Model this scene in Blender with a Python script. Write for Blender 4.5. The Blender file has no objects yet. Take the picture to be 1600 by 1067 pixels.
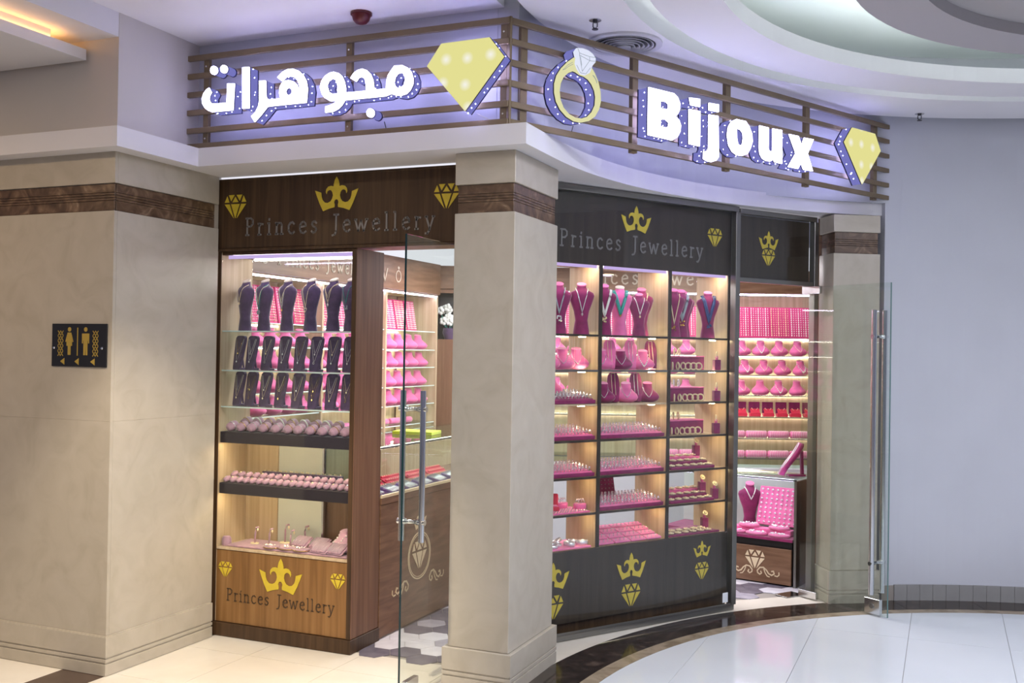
import bpy, math, random
from mathutils import Matrix, Vector
from mathutils.geometry import tessellate_polygon
random.seed(7)
SC = bpy.context.scene
COL = SC.collection
PI = math.pi
# ------------------------------------------------------------------ camera
def cam_axes(yaw, pitch, roll):
    cy, sy = math.cos(yaw), math.sin(yaw)
    fw = Vector((-sy*math.cos(pitch), cy*math.cos(pitch), math.sin(pitch)))
    rt = Vector((cy, sy, 0)); up = rt.cross(fw)
    return math.cos(roll)*rt+math.sin(roll)*up, -math.sin(roll)*rt+math.cos(roll)*up, fw
r_, u_, f_ = cam_axes(math.radians(23.0022), math.radians(0.6322), math.radians(0.9051))
cd = bpy.data.cameras.new('camera'); cam = bpy.data.objects.new('camera', cd); COL.objects.link(cam)
cd.sensor_width = 36; cd.lens = 36.0; cd.clip_start = 0.05; cd.clip_end = 100
cam.matrix_world = Matrix(((r_.x, u_.x, -f_.x, 0), (r_.y, u_.y, -f_.y, 0), (r_.z, u_.z, -f_.z, 1.7), (0, 0, 0, 1)))
SC.camera = cam
# ------------------------------------------------------------------ world, exposure, large lights
w = bpy.data.worlds.new('world'); SC.world = w; w.use_nodes = True
w.node_tree.nodes['Background'].inputs[0].default_value = (0.72, 0.72, 1.0, 1)
w.node_tree.nodes['Background'].inputs[1].default_value = 0.22
SC.view_settings.view_transform = 'Standard'; SC.view_settings.look = 'None'
SC.view_settings.exposure = 0.0; SC.view_settings.gamma = 1.0; SC.view_settings.use_curve_mapping = False

def area(name, loc, size, power, color=(1, 1, 1), rot=(0, 0, 0), shape='DISK', sy=None, spread=None):
    l = bpy.data.lights.new(name, 'AREA'); l.shape = shape; l.size = size; l.energy = power; l.color = color
    if sy: l.size_y = sy
    if spread: l.spread = spread
    o = bpy.data.objects.new(name, l); COL.objects.link(o); o.location = loc; o.rotation_euler = rot
    return o
def spot(name, loc, target, power, angle, blend, color=(1, 1, 1), radius=0.05):
    l = bpy.data.lights.new(name, 'SPOT'); l.energy = power; l.spot_size = math.radians(angle); l.spot_blend = blend
    l.color = color; l.shadow_soft_size = radius
    o = bpy.data.objects.new(name, l); COL.objects.link(o); o.location = loc
    o.rotation_euler = (Vector(target)-Vector(loc)).to_track_quat('-Z', 'Y').to_euler()
    return o
WARM = (1.0, 0.80, 0.58)
# recessed ceiling lamps of the corridor the camera stands in
for x, y, p in ((-2.6, 1.2, 27), (-0.6, 0.2, 44), (1.4, -1.2, 44), (-4.6, -1.0, 14), (-1.2, 2.4, 24)):
    area('corridor_ceiling_lamp', (x, y, 3.43), 0.35, p*0.92, (1, 0.96, 0.93))
area('left_corridor_lamp', (-5.2, 2.4, 3.19), 0.3, 30, (1.0, 0.70, 0.40))
spot('corner_spot', (-2.3, 2.9, 3.42), (-3.60, 4.45, 0.0), 520, 50, 0.6, (1.0, 0.84, 0.64), 0.04)
# lamps in the rotunda ceiling
CX, CY = 1.3, 4.85
for k in range(7):
    a = math.radians(-160+k*30)
    area('rotunda_lamp', (CX+1.58*math.cos(a), CY+1.58*math.sin(a), 3.394), 0.16, 32, (0.86, 0.88, 1.0))
# ceiling panels of the shop
for x, y, p in ((-3.4, 6.3, 34), (-2.6, 7.4, 34), (-1.9, 8.3, 26), (-3.5, 7.6, 22)):
    area('shop_ceiling_panel', (x, y, 2.462), 0.6, p, (1.0, 0.95, 0.97), shape='SQUARE')

# ------------------------------------------------------------------ materials
MATS = {}
def new_mat(name):
    m = bpy.data.materials.new(name); m.use_nodes = True; MATS[name] = m
    nt = m.node_tree; b = nt.nodes['Principled BSDF']
    return m, nt, b
def setc(b, col, rough=0.5, metal=0.0, spec=0.5):
    b.inputs['Base Color'].default_value = (*col, 1); b.inputs['Roughness'].default_value = rough
    b.inputs['Metallic'].default_value = metal; b.inputs['Specular IOR Level'].default_value = spec
def plain(name, col, rough=0.5, metal=0.0, spec=0.5, emit=None, es=0.0, sheen=0.0, vary=0.0, vscale=8):
    m, nt, b = new_mat(name); setc(b, col, rough, metal, spec)
    if sheen:
        b.inputs['Sheen Weight'].default_value = sheen; b.inputs['Sheen Roughness'].default_value = 0.4
    if emit:
        b.inputs['Emission Color'].default_value = (*emit, 1); b.inputs['Emission Strength'].default_value = es
    if vary:
        noise_color(nt, b, [(0.35, tuple(c*(1-vary) for c in col)), (0.65, tuple(min(1, c*(1+vary)) for c in col))], (1, 1, 1), vscale)
    return m
def noise_color(nt, b, stops, scale3, scale, detail=6, dist=0.0, bump=0.0, rough_var=None):
    tc = nt.nodes.new('ShaderNodeTexCoord'); mp = nt.nodes.new('ShaderNodeMapping'); mp.inputs['Scale'].default_value = scale3
    nz = nt.nodes.new('ShaderNodeTexNoise'); nz.inputs['Scale'].default_value = scale; nz.inputs['Detail'].default_value = detail
    nz.inputs['Distortion'].default_value = dist
    cr = nt.nodes.new('ShaderNodeValToRGB'); e = cr.color_ramp.elements
    while len(e) < len(stops): e.new(0.5)
    for i, (p, c) in enumerate(stops): e[i].position = p; e[i].color = (*c, 1)
    L = nt.links
    L.new(tc.outputs['Object'], mp.inputs[0]); L.new(mp.outputs[0], nz.inputs['Vector'])
    L.new(nz.outputs['Fac'], cr.inputs[0]); L.new(cr.outputs[0], b.inputs['Base Color'])
    if bump:
        bp = nt.nodes.new('ShaderNodeBump'); bp.inputs['Strength'].default_value = bump; bp.inputs['Distance'].default_value = 0.01
        L.new(nz.outputs['Fac'], bp.inputs['Height']); L.new(bp.outputs[0], b.inputs['Normal'])
    return nz, cr
def textured(name, stops, scale3, scale, rough, spec=0.5, detail=6, dist=0.0, bump=0.0):
    m, nt, b = new_mat(name); setc(b, (.5, .5, .5), rough, 0, spec)
    noise_color(nt, b, stops, scale3, scale, detail, dist, bump); return m
def emitter(name, col, s):
    m, nt, b = new_mat(name); nt.nodes.remove(b)
    e = nt.nodes.new('ShaderNodeEmission'); e.inputs[0].default_value = (*col, 1); e.inputs[1].default_value = s
    nt.links.new(e.outputs[0], nt.nodes['Material Output'].inputs[0]); return m
def glass(name, tint=(0.94, 0.98, 0.96), ior=1.45):
    m, nt, b = new_mat(name); nt.nodes.remove(b)
    t = nt.nodes.new('ShaderNodeBsdfTransparent'); t.inputs[0].default_value = (*tint, 1)
    g = nt.nodes.new('ShaderNodeBsdfGlossy'); g.inputs['Roughness'].default_value = 0.01
    f = nt.nodes.new('ShaderNodeFresnel'); ge = nt.nodes.new('ShaderNodeNewGeometry'); mx = nt.nodes.new('ShaderNodeMix')
    mx.inputs[2].default_value = ior; mx.inputs[3].default_value = 1.0/ior
    nt.links.new(ge.outputs['Backfacing'], mx.inputs[0]); nt.links.new(mx.outputs[0], f.inputs[0])
    x = nt.nodes.new('ShaderNodeMixShader'); L = nt.links
    L.new(f.outputs[0], x.inputs[0]); L.new(t.outputs[0], x.inputs[1]); L.new(g.outputs[0], x.inputs[2])
    L.new(x.outputs[0], nt.nodes['Material Output'].inputs[0]); return m

textured('marble', [(0.25, (0.41, 0.365, 0.29)), (0.5, (0.455, 0.41, 0.335)), (0.75, (0.485, 0.44, 0.365))], (1, 1, 1), 5.0, 0.34, 0.4, 9, 1.6)
textured('marble_brown', [(0.28, (0.05, 0.028, 0.016)), (0.5, (0.115, 0.068, 0.040)), (0.66, (0.21, 0.135, 0.082)), (0.8, (0.40, 0.31, 0.22))], (1, 1, 1), 9, 0.3, 0.5, 8, 2.2)
textured('dark_border', [(0.32, (0.012, 0.009, 0.008)), (0.55, (0.035, 0.024, 0.019)), (0.72, (0.10, 0.07, 0.055)), (0.85, (0.4, 0.35, 0.3))], (1, 1, 1), 7, 0.12, 0.5, 9, 2.5)
textured('tan_border', [(0.3, (0.20, 0.155, 0.10)), (0.6, (0.34, 0.275, 0.195))], (1, 1, 1), 8, 0.2, 0.5, 8, 1.0)
textured('cream_floor', [(0.35, (0.68, 0.63, 0.54)), (0.65, (0.77, 0.725, 0.635))], (1, 1, 1), 1.6, 0.22, 0.5, 5, 0.6)
textured('white_floor', [(0.4, (0.62, 0.655, 0.685)), (0.6, (0.65, 0.685, 0.715))], (1, 1, 1), 1.0, 0.08, 0.5, 3)
plain('grout', (0.30, 0.27, 0.24), 0.8)
textured('floor_brown', [(0.3, (0.055, 0.034, 0.025)), (0.7, (0.095, 0.062, 0.046))], (1, 1, 1), 6, 0.25, 0.5, 8, 1.5)
textured('hex_dark', [(0.3, (0.11, 0.10, 0.14)), (0.7, (0.19, 0.175, 0.22))], (1, 1, 1), 9, 0.25)
textured('hex_mid', [(0.3, (0.32, 0.30, 0.37)), (0.7, (0.45, 0.43, 0.50))], (1, 1, 1), 9, 0.25)
textured('hex_light', [(0.3, (0.60, 0.58, 0.66)), (0.7, (0.74, 0.73, 0.79))], (1, 1, 1), 9, 0.25)
plain('plaster', (0.70, 0.69, 0.715), 0.75, vary=0.02, vscale=2)
plain('plaster_grey', (0.52, 0.53, 0.58), 0.8, vary=0.03, vscale=1.5)
plain('plaster_beige', (0.56, 0.53, 0.50), 0.8, vary=0.03, vscale=1.5)
plain('ceiling_white', (0.80, 0.79, 0.82), 0.85, vary=0.015, vscale=2)
plain('ceiling_green', (0.74, 0.79, 0.77), 0.85)
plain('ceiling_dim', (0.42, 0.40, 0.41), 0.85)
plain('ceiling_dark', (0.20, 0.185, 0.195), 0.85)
textured('wood_dark', [(0.25, (0.034, 0.018, 0.008)), (0.5, (0.060, 0.032, 0.015)), (0.75, (0.092, 0.052, 0.026))], (14, 14, 0.55), 2.2, 0.42, 0.35, 7, 0.8, 0.04)
textured('wood_side', [(0.25, (0.12, 0.055, 0.030)), (0.5, (0.185, 0.092, 0.052)), (0.75, (0.25, 0.135, 0.080))], (14, 14, 0.5), 2.2, 0.45, 0.35, 7, 0.8, 0.04)
textured('wood_panel', [(0.25, (0.15, 0.072, 0.022)), (0.5, (0.23, 0.115, 0.038)), (0.75, (0.30, 0.160, 0.060))], (14, 14, 0.5), 2.0, 0.40, 0.4, 7, 0.8, 0.04)
textured('wood_counter', [(0.25, (0.12, 0.058, 0.030)), (0.5, (0.185, 0.098, 0.055)), (0.75, (0.25, 0.142, 0.085))], (1.2, 1.2, 9), 2.6, 0.42, 0.4, 7, 0.9, 0.04)
textured('wood_light', [(0.25, (0.42, 0.31, 0.19)), (0.5, (0.52, 0.40, 0.26)), (0.75, (0.60, 0.48, 0.33))], (16, 16, 0.5), 2.0, 0.5, 0.3, 7, 0.6, 0.03)
textured('wood_grey', [(0.25, (0.022, 0.0145, 0.009)), (0.5, (0.036, 0.025, 0.016)), (0.75, (0.050, 0.036, 0.024))], (14, 14, 0.5), 2.0, 0.42, 0.4, 7, 0.6, 0.03)
plain('bronze', (0.185, 0.135, 0.075), 0.38, 0.25, 0.5, vary=0.12, vscale=5)
plain('frame_metal', (0.24, 0.235, 0.22), 0.28, 0.85)
plain('chrome', (0.70, 0.71, 0.72), 0.16, 1.0)
plain('black', (0.012, 0.012, 0.014), 0.35)
plain('navy', (0.012, 0.012, 0.06), 0.4)
plain('rubber_dark', (0.03, 0.03, 0.032), 0.6)
plain('yellow_paint', (0.62, 0.47, 0.035), 0.45, vary=0.06, vscale=20)
plain('cream_inlay', (0.74, 0.60, 0.40), 0.5)
plain('engraving', (0.20, 0.185, 0.175), 0.35, 0.0)
plain('engraving_dark', (0.075, 0.045, 0.024), 0.5)
plain('velvet_dark', (0.085, 0.050, 0.115), 0.85, sheen=0.6, vary=0.25, vscale=30)
plain('velvet_black', (0.020, 0.013, 0.020), 0.9, sheen=0.25)
plain('velvet_mauve', (0.42, 0.25, 0.335), 0.85, sheen=0.4, vary=0.12, vscale=30)
plain('velvet_pink', (0.78, 0.15, 0.365), 0.75, sheen=0.35, vary=0.08, vscale=20)
plain('velvet_magenta', (0.235, 0.012, 0.092), 0.8, sheen=0.4, vary=0.18, vscale=20)
plain('velvet_rose', (0.82, 0.21, 0.42), 0.7, sheen=0.35, vary=0.08, vscale=20)
plain('red_plush', (0.62, 0.02, 0.06), 0.6, sheen=0.2)
plain('crimson_board', (0.56, 0.035, 0.16), 0.7, sheen=0.3)
plain('gold', (0.83, 0.60, 0.22), 0.25, 1.0)
plain('gold_pale', (0.90, 0.78, 0.50), 0.3, 0.35)
plain('silver', (0.82, 0.82, 0.84), 0.2, 0.55)
plain('pearl', (0.86, 0.83, 0.78), 0.25)
plain('stone_white', (0.92, 0.92, 0.96), 0.08, 0.0, 1.0)
plain('turquoise', (0.05, 0.36, 0.30), 0.35)
plain('stone_grey', (0.34, 0.40, 0.42), 0.3)
plain('blue_stone', (0.05, 0.09, 0.22), 0.25)
plain('cream_cap', (0.78, 0.70, 0.55), 0.5)
plain('book_green', (0.52, 0.62, 0.03), 0.5)
plain('red_dome', (0.10, 0.008, 0.012), 0.3)
plain('tile_grey', (0.27, 0.265, 0.26), 0.35, vary=0.06, vscale=6)
plain('sign_gold', (0.42, 0.29, 0.05), 0.45)
plain('flower_white', (0.85, 0.85, 0.82), 0.6)
plain('grey_back', (0.55, 0.58, 0.54), 0.35)
plain('purple_soft', (0.20, 0.13, 0.33), 0.7)
plain('vent_white', (0.62, 0.62, 0.66), 0.4)
plain('edge_painted_glow', (0.66, 0.80, 0.76), 0.15)  # pale colour stands in for light caught along the glass shelf edges
plain('sticker', (0.8, 0.84, 0.88), 0.5)
emitter('led_face', (0.68, 0.66, 1.0), 5.5)
emitter('led_side', (0.27, 0.27, 0.76), 0.66)
emitter('led_bead', (0.50, 0.48, 1.0), 1000.0)
emitter('led_halo', (0.48, 0.46, 1.0), 8.0)
emitter('led_gem_face', (0.80, 0.84, 1.0), 0.95)
emitter('led_ring_face', (0.78, 0.76, 0.42), 0.95)
emitter('led_strip_violet', (0.82, 0.70, 1.0), 26.0)
emitter('led_strip_white', (1.0, 0.90, 0.80), 20.0)
emitter('led_strip_warm', (1.0, 0.76, 0.42), 60.0)
emitter('cove_white', (0.93, 1.0, 0.98), 14.0)
emitter('cove_faint', (0.92, 1.0, 0.97), 0.6)
emitter('cove_orange', (1.0, 0.48, 0.14), 16.0)
emitter('lamp_disc', (0.95, 1.0, 1.0), 14.0)
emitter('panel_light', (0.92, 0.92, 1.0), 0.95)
glass('glass', (0.97, 0.985, 0.98), 1.38)
glass('glass_door', (0.945, 0.975, 0.955), 1.45)
plain('glass_edge', (0.01, 0.03, 0.035), 0.2)
plain('glass_edge_teal', (0.10, 0.19, 0.18), 0.2)
plain('fascia_inlay', (0.50, 0.42, 0.33), 0.5)
emitter('diffuser_violet', (0.62, 0.46, 0.86), 1.0)
glass('glass_green', (0.86, 0.95, 0.91), 1.5)
# yellow light-box faces: lamps show through the acrylic as brighter spots
def yellow_face(name, kx):
    m, nt, b = new_mat(name); nt.nodes.remove(b)
    tc = nt.nodes.new('ShaderNodeTexCoord'); nz = nt.nodes.new('ShaderNodeTexVoronoi'); nz.inputs['Scale'].default_value = 8.0
    nz.voronoi_dimensions = '2D'; nz.inputs['Randomness'].default_value = 0.2
    sx = nt.nodes.new('ShaderNodeSeparateXYZ'); cx = nt.nodes.new('ShaderNodeCombineXYZ'); mu = nt.nodes.new('ShaderNodeMath'); mu.operation = 'MULTIPLY'; mu.inputs[1].default_value = kx
    cr = nt.nodes.new('ShaderNodeValToRGB'); e = cr.color_ramp.elements
    e[0].position = 0.0; e[0].color = (0.95, 0.93, 0.85, 1); e[1].position = 0.27; e[1].color = (0.80, 0.76, 0.30, 1)
    em = nt.nodes.new('ShaderNodeEmission'); em.inputs[1].default_value = 0.97; L = nt.links
    L.new(tc.outputs['Object'], sx.inputs[0]); L.new(sx.outputs[0], mu.inputs[0]); L.new(mu.outputs[0], cx.inputs[0]); L.new(sx.outputs[2], cx.inputs[1]); L.new(cx.outputs[0], nz.inputs['Vector']); L.new(nz.outputs['Distance'], cr.inputs[0])
    L.new(cr.outputs[0], em.inputs[0]); L.new(em.outputs[0], nt.nodes['Material Output'].inputs[0])
yellow_face('led_yellow', 1.0); yellow_face('led_yellow_turned', 2.16)
# ------------------------------------------------------------------ helpers
class MB:
    def __init__(s): s.v = []; s.f = []; s.sm = []
    def add(s, vs, fs, smooth=False):
        o = len(s.v); s.v += [tuple(v) for v in vs]; s.f += [tuple(i+o for i in f) for f in fs]; s.sm += [smooth]*len(fs); return s
    def box(s, x0, x1, y0, y1, z0, z1):
        return s.add([(x0,y0,z0),(x1,y0,z0),(x1,y1,z0),(x0,y1,z0),(x0,y0,z1),(x1,y0,z1),(x1,y1,z1),(x0,y1,z1)],
                     [(0,3,2,1),(4,5,6,7),(0,1,5,4),(1,2,6,5),(2,3,7,6),(3,0,4,7)])
    def cbox(s, x0, x1, y0, y1, z0, z1, b):
        # box with chamfered edges (24 vertices)
        X=(x0,x1); Y=(y0,y1); Z=(z0,z1); vs=[]; idx={}
        for i in (0,1):
            for j in (0,1):
                for k in (0,1):
                    sx=1-2*i; sy=1-2*j; sz=1-2*k
                    for a in range(3):
                        p=[X[i]+sx*b, Y[j]+sy*b, Z[k]+sz*b]
                        p[a]=(X[i],Y[j],Z[k])[a]; idx[(i,j,k,a)]=len(vs); vs.append(tuple(p))
        fs=[]
        for a in range(3):
            o=[q for q in range(3) if q!=a]
            for e in (0,1):
                q=[]
                for m,n in ((0,0),(1,0),(1,1),(0,1)):
                    c=[0,0,0]; c[a]=e; c[o[0]]=m; c[o[1]]=n; q.append(idx[(*c,a)])
                fs.append(tuple(q))
        for a in range(3):
            o=[q for q in range(3) if q!=a]
            for m in (0,1):
                for n in (0,1):
                    c0=[0,0,0]; c0[o[0]]=m; c0[o[1]]=n; c1=list(c0); c1[a]=1
                    fs.append((idx[(*c0,o[0])],idx[(*c1,o[0])],idx[(*c1,o[1])],idx[(*c0,o[1])]))
        for i in (0,1):
            for j in (0,1):
                for k in (0,1): fs.append(tuple(idx[(i,j,k,a)] for a in range(3)))
        return s.add(vs, fs)
    def extr(s, polys, w0, w1, mp, caps=(True, True), sides=True):
        # polygon with holes in (u,v), thickness w0..w1, mapped by mp(u,v,w)
        n = [len(p) for p in polys]; flat = [q for p in polys for q in p]; N = len(flat)
        vs = [mp(u, v, w0) for u, v in flat]+[mp(u, v, w1) for u, v in flat]; fs = []
        tri = tessellate_polygon([[Vector((u, v, 0)) for u, v in p] for p in polys])
        if caps[0]: fs += [tuple(t) for t in tri]
        if caps[1]: fs += [tuple(i+N for i in t) for t in tri]
        o = 0
        if sides:
            for c in n:
                for i in range(c):
                    a = o+i; b = o+(i+1) % c; fs.append((a, b, b+N, a+N))
                o += c
        return s.add(vs, fs)
    def prism(s, poly, z0, z1): return s.extr([poly], z0, z1, lambda u, v, w: (u, v, w))
    def loft(s, secs, n=12, caps=True, smooth=True):
        # secs: (z, half width, half depth, y offset)
        vs = []; fs = []
        for z, a, b, y in secs:
            for i in range(n):
                t = 2*PI*i/n; vs.append((a*math.cos(t), y+b*math.sin(t), z))
        for k in range(len(secs)-1):
            for i in range(n):
                j = (i+1) % n; fs.append((k*n+i, k*n+j, (k+1)*n+j, (k+1)*n+i))
        s.add(vs, fs, smooth)
        if caps:
            L = len(secs)-1
            s.add([vs[i] for i in range(n)], [tuple(reversed(range(n)))]); s.add([vs[L*n+i] for i in range(n)], [tuple(range(n))])
        return s
    def tube(s, path, r, n=5, closed=False, smooth=True):
        P = [Vector(p) for p in path]; m = len(P); vs = []; fs = []
        for k in range(m):
            if closed: d = P[(k+1) % m]-P[k-1]
            else: d = P[min(k+1, m-1)]-P[max(k-1, 0)]
            d.normalize(); a = Vector((0, 0, 1)) if abs(d.z) < 0.9 else Vector((1, 0, 0))
            e1 = d.cross(a).normalized(); e2 = d.cross(e1)
            for i in range(n):
                t = 2*PI*i/n; vs.append(P[k]+r*(math.cos(t)*e1+math.sin(t)*e2))
        for k in range(m if closed else m-1):
            for i in range(n):
                j = (i+1) % n; k2 = (k+1) % m; fs.append((k*n+i, k*n+j, k2*n+j, k2*n+i))
        if not closed: fs += [tuple(range(n)), tuple(range((m-1)*n, m*n))]
        return s.add(vs, fs, smooth)
    def ball(s, c, r, sz=1.0, n=6, m=4):
        vs = [(c[0], c[1], c[2]-r*sz)]; fs = []
        for k in range(1, m):
            p = -PI/2+PI*k/m
            for i in range(n):
                t = 2*PI*i/n; vs.append((c[0]+r*math.cos(p)*math.cos(t), c[1]+r*math.cos(p)*math.sin(t), c[2]+r*sz*math.sin(p)))
        vs.append((c[0], c[1], c[2]+r*sz)); T = len(vs)-1
        for i in range(n):
            j = (i+1) % n; fs.append((0, 1+j, 1+i)); fs.append((T, 1+(m-2)*n+i, 1+(m-2)*n+j))
            for k in range(m-2): fs.append((1+k*n+i, 1+k*n+j, 1+(k+1)*n+j, 1+(k+1)*n+i))
        return s.add(vs, fs, True)
    def oct(s, c, r, sz=1.0):
        x, y, z = c
        return s.add([(x+r,y,z),(x-r,y,z),(x,y+r,z),(x,y-r,z),(x,y,z+r*sz),(x,y,z-r*sz)],
                     [(0,2,4),(2,1,4),(1,3,4),(3,0,4),(2,0,5),(1,2,5),(3,1,5),(0,3,5)])
    def xf(s, M):
        s.v = [tuple(M @ Vector(v)) for v in s.v]; return s
    def merge(s, o, M=None):
        vs = o.v if M is None else [tuple(M @ Vector(v)) for v in o.v]
        b = len(s.v); s.v += vs; s.f += [tuple(i+b for i in f) for f in o.f]; s.sm += o.sm; return s
    def mesh(s, name, mat):
        me = bpy.data.meshes.new(name); me.from_pydata(s.v, [], s.f)
        import bmesh
        bm = bmesh.new(); bm.from_mesh(me); bmesh.ops.recalc_face_normals(bm, faces=bm.faces); bm.to_mesh(me); bm.free()
        me.polygons.foreach_set('use_smooth', s.sm); me.materials.append(MATS[mat]); me.update(); return me
    def build(s, name, mat, parent=None, loc=None, rz=0):
        return link(name, s.mesh(name, mat), parent, loc, rz)
def link(name, data, parent=None, loc=None, rz=0):
    o = bpy.data.objects.new(name, data); COL.objects.link(o)
    if parent: o.parent = parent
    if loc: o.location = loc
    if rz: o.rotation_euler.z = rz
    return o
def tag(o, label=None, cat=None, group=None, kind=None):
    if label: o['label'] = label
    if cat: o['category'] = cat
    if group: o['group'] = group
    if kind: o['kind'] = kind
    return o
def thing(name, loc, rz, label, cat, group=None, rx=0, scale=1):
    o = link(name, None, None, loc, rz); o.empty_display_size = 0.05
    if rx: o.rotation_euler.x = rx
    if scale != 1: o.scale = (scale,)*3
    return tag(o, label, cat, group)
def place(proto, name, loc, rz, label, cat, group=None, rx=0, scale=1, parent=None):
    # proto: list of (part name, mesh); one part -> the thing is that mesh itself
    if len(proto) == 1:
        o = link(name, proto[0][1], parent, loc, rz); o.rotation_euler.x = rx
        if scale != 1: o.scale = (scale,)*3
        return tag(o, label, cat, group)
    r = thing(name, loc, rz, label, cat, group, rx, scale)
    for pn, me in proto: link(pn, me, r)
    return r
ORD = ['first','second','third','fourth','fifth','sixth','seventh','eighth','ninth','tenth','eleventh','twelfth','thirteenth','fourteenth','fifteenth','sixteenth','seventeenth','eighteenth','nineteenth','twentieth']
def ordn(i): return ORD[i] if i < len(ORD) else str(i+1)+'th'
def arc(r, a0, a1, n=24, cx=CX, cy=CY):
    return [(cx+r*math.cos(math.radians(a0+(a1-a0)*i/n)), cy+r*math.sin(math.radians(a0+(a1-a0)*i/n))) for i in range(n+1)]
def ringslab(r0, r1, z0, z1, n=96, a0=0, a1=360):
    m = MB(); vs = []; fs = []; full = a1-a0 >= 360; N = n if full else n+1
    for i in range(N):
        t = math.radians(a0+(a1-a0)*i/n); c, s_ = math.cos(t), math.sin(t)
        for r, z in ((r0,z0),(r1,z0),(r1,z1),(r0,z1)): vs.append((CX+r*c, CY+r*s_, z))
    for i in range(n):
        j = (i+1) % N
        for k in range(4):
            l = (k+1) % 4; fs.append((i*4+k, i*4+l, j*4+l, j*4+k))
    m.add(vs, fs)
    if not full: m.add(vs[:4], [(0,1,2,3)]); m.add(vs[-4:], [(0,1,2,3)])
    return m
def struct(name, mb, mat, label=None, cat=None):
    o = mb.build(name, mat); o['kind'] = 'structure'
    return tag(o, label, cat)
# stroke font for the thin serif lettering ------------------------------------------------
GL = {'P':([[(.1,0),(.1,1)],[(0,0),(.22,0)],[(0,1),(.35,1),(.5,.88),(.5,.66),(.36,.52),(.1,.5)]],.62),
 'r':([[(.08,0),(.08,.66)],[(0,0),(.2,0)],[(0,.66),(.08,.66)],[(.08,.5),(.2,.64),(.34,.62)]],.42),
 'i':([[(.1,0),(.1,.66)],[(0,0),(.2,0)],[(0,.66),(.1,.66)],[(.09,.84),(.11,.93)]],.28),
 'n':([[(.08,0),(.08,.66)],[(0,0),(.18,0)],[(0,.66),(.08,.66)],[(.08,.52),(.2,.65),(.36,.65),(.44,.54),(.44,0)],[(.36,0),(.54,0)]],.62),
 'c':([[(.42,.56),(.3,.67),(.14,.62),(.04,.46),(.04,.2),(.14,.04),(.3,0),(.44,.1)]],.52),
 'e':([[(.05,.36),(.44,.42),(.42,.56),(.3,.67),(.14,.62),(.04,.46),(.04,.2),(.14,.04),(.3,0),(.46,.1)]],.54),
 's':([[(.36,.56),(.24,.67),(.1,.62),(.06,.5),(.14,.38),(.3,.3),(.36,.18),(.28,.04),(.14,0),(.03,.1)]],.46),
 'J':([[(.3,1),(.3,.05),(.22,-.15),(.05,-.2)],[(.14,1),(.46,1)]],.5),
 'w':([[(0,.66),(.2,0),(.38,.6),(.56,0),(.76,.66)],[(-.04,.66),(.08,.66)],[(.68,.66),(.82,.66)]],.86),
 'l':([[(.1,0),(.1,1)],[(0,0),(.2,0)],[(0,1),(.1,1)]],.28),
 'y':([[(0,.66),(.22,.02)],[(.46,.66),(.2,-.1),(.08,-.28),(-.04,-.26)],[(-.06,.66),(.08,.66)],[(.38,.66),(.52,.66)]],.54),
 ' ':([],.4)}
def strokes(m, lines, wd, mp, w0, w1):
    for ln in lines:
        for (a, b), (c, d) in zip(ln[:-1], ln[1:]):
            dx, dy = c-a, d-b; L = math.hypot(dx, dy) or 1; dx /= L; dy /= L; h = wd/2
            a2, b2, c2, d2 = a-dx*h*.6, b-dy*h*.6, c+dx*h*.6, d+dy*h*.6
            m.extr([[(a2-dy*h,b2+dx*h),(a2+dy*h,b2-dx*h),(c2+dy*h,d2-dx*h),(c2-dy*h,d2+dx*h)]], w0, w1, mp)
    return m
def lettering(text, x0, x1, base, cap, mp, mat, parent, thick=0.003, wd=0.012):
    # every letter is a part of its own
    tot = sum(GL[c][1] for c in text); tr = ((x1-x0)/cap-tot)/(len(text)-1); x = x0
    for c in text:
        g, adv = GL[c]
        if g: strokes(MB(), [[(x+p*cap, base+q*cap) for p, q in ln] for ln in g], wd, mp, 0, thick).build('letter', mat, parent)
        x += (adv+tr)*cap
CROWN_H = [(0.0,0.329),(0.042,0.26),(0.066,0.174),(0.066,0.137),(0.127,0.152),(0.192,0.139),(0.239,0.089),(0.249,0.032),(0.23,-0.009),(0.216,0.043),(0.174,0.069),(0.127,0.063),(0.094,0.023),(0.08,-0.042),(0.099,-0.109),(0.136,-0.158),(0.202,-0.186),(0.268,-0.176),(0.324,-0.123),(0.347,-0.058),(0.357,0.026),(0.502,0.073),(0.455,-0.046),(0.39,-0.192),(0.305,-0.347),(0.174,-0.302),(0.042,-0.275),(0.038,-0.228),(0.052,-0.172),(0.033,-0.133),(0.0,-0.117)]
CROWN = CROWN_H+[(-x, y) for x, y in reversed(CROWN_H[1:-1])]
def crown(m, cx, cz, wd, mp, t=0.003): return m.extr([[(cx+x*wd, cz+y*wd) for x, y in CROWN]], 0, t, mp)
GEM = [[(-.5,.03),(-.38,.27),(-.29,.03)],[(-.31,.31),(-.05,.31),(-.2,.08)],[(-.14,.03),(0,.24),(.14,.03)],[(.31,.31),(.05,.31),(.2,.08)],[(.5,.03),(.38,.27),(.29,.03)],
       [(-.5,-.04),(-.27,-.04),(-.07,-.58)],[(-.2,-.04),(.2,-.04),(0,-.58)],[(.5,-.04),(.27,-.04),(.07,-.58)]]
def gem(m, cx, cz, wd, mp, t=0.003):
    for p in GEM: m.extr([[(cx+x*wd, cz+y*wd) for x, y in p]], 0, t, mp)
    return m
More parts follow.
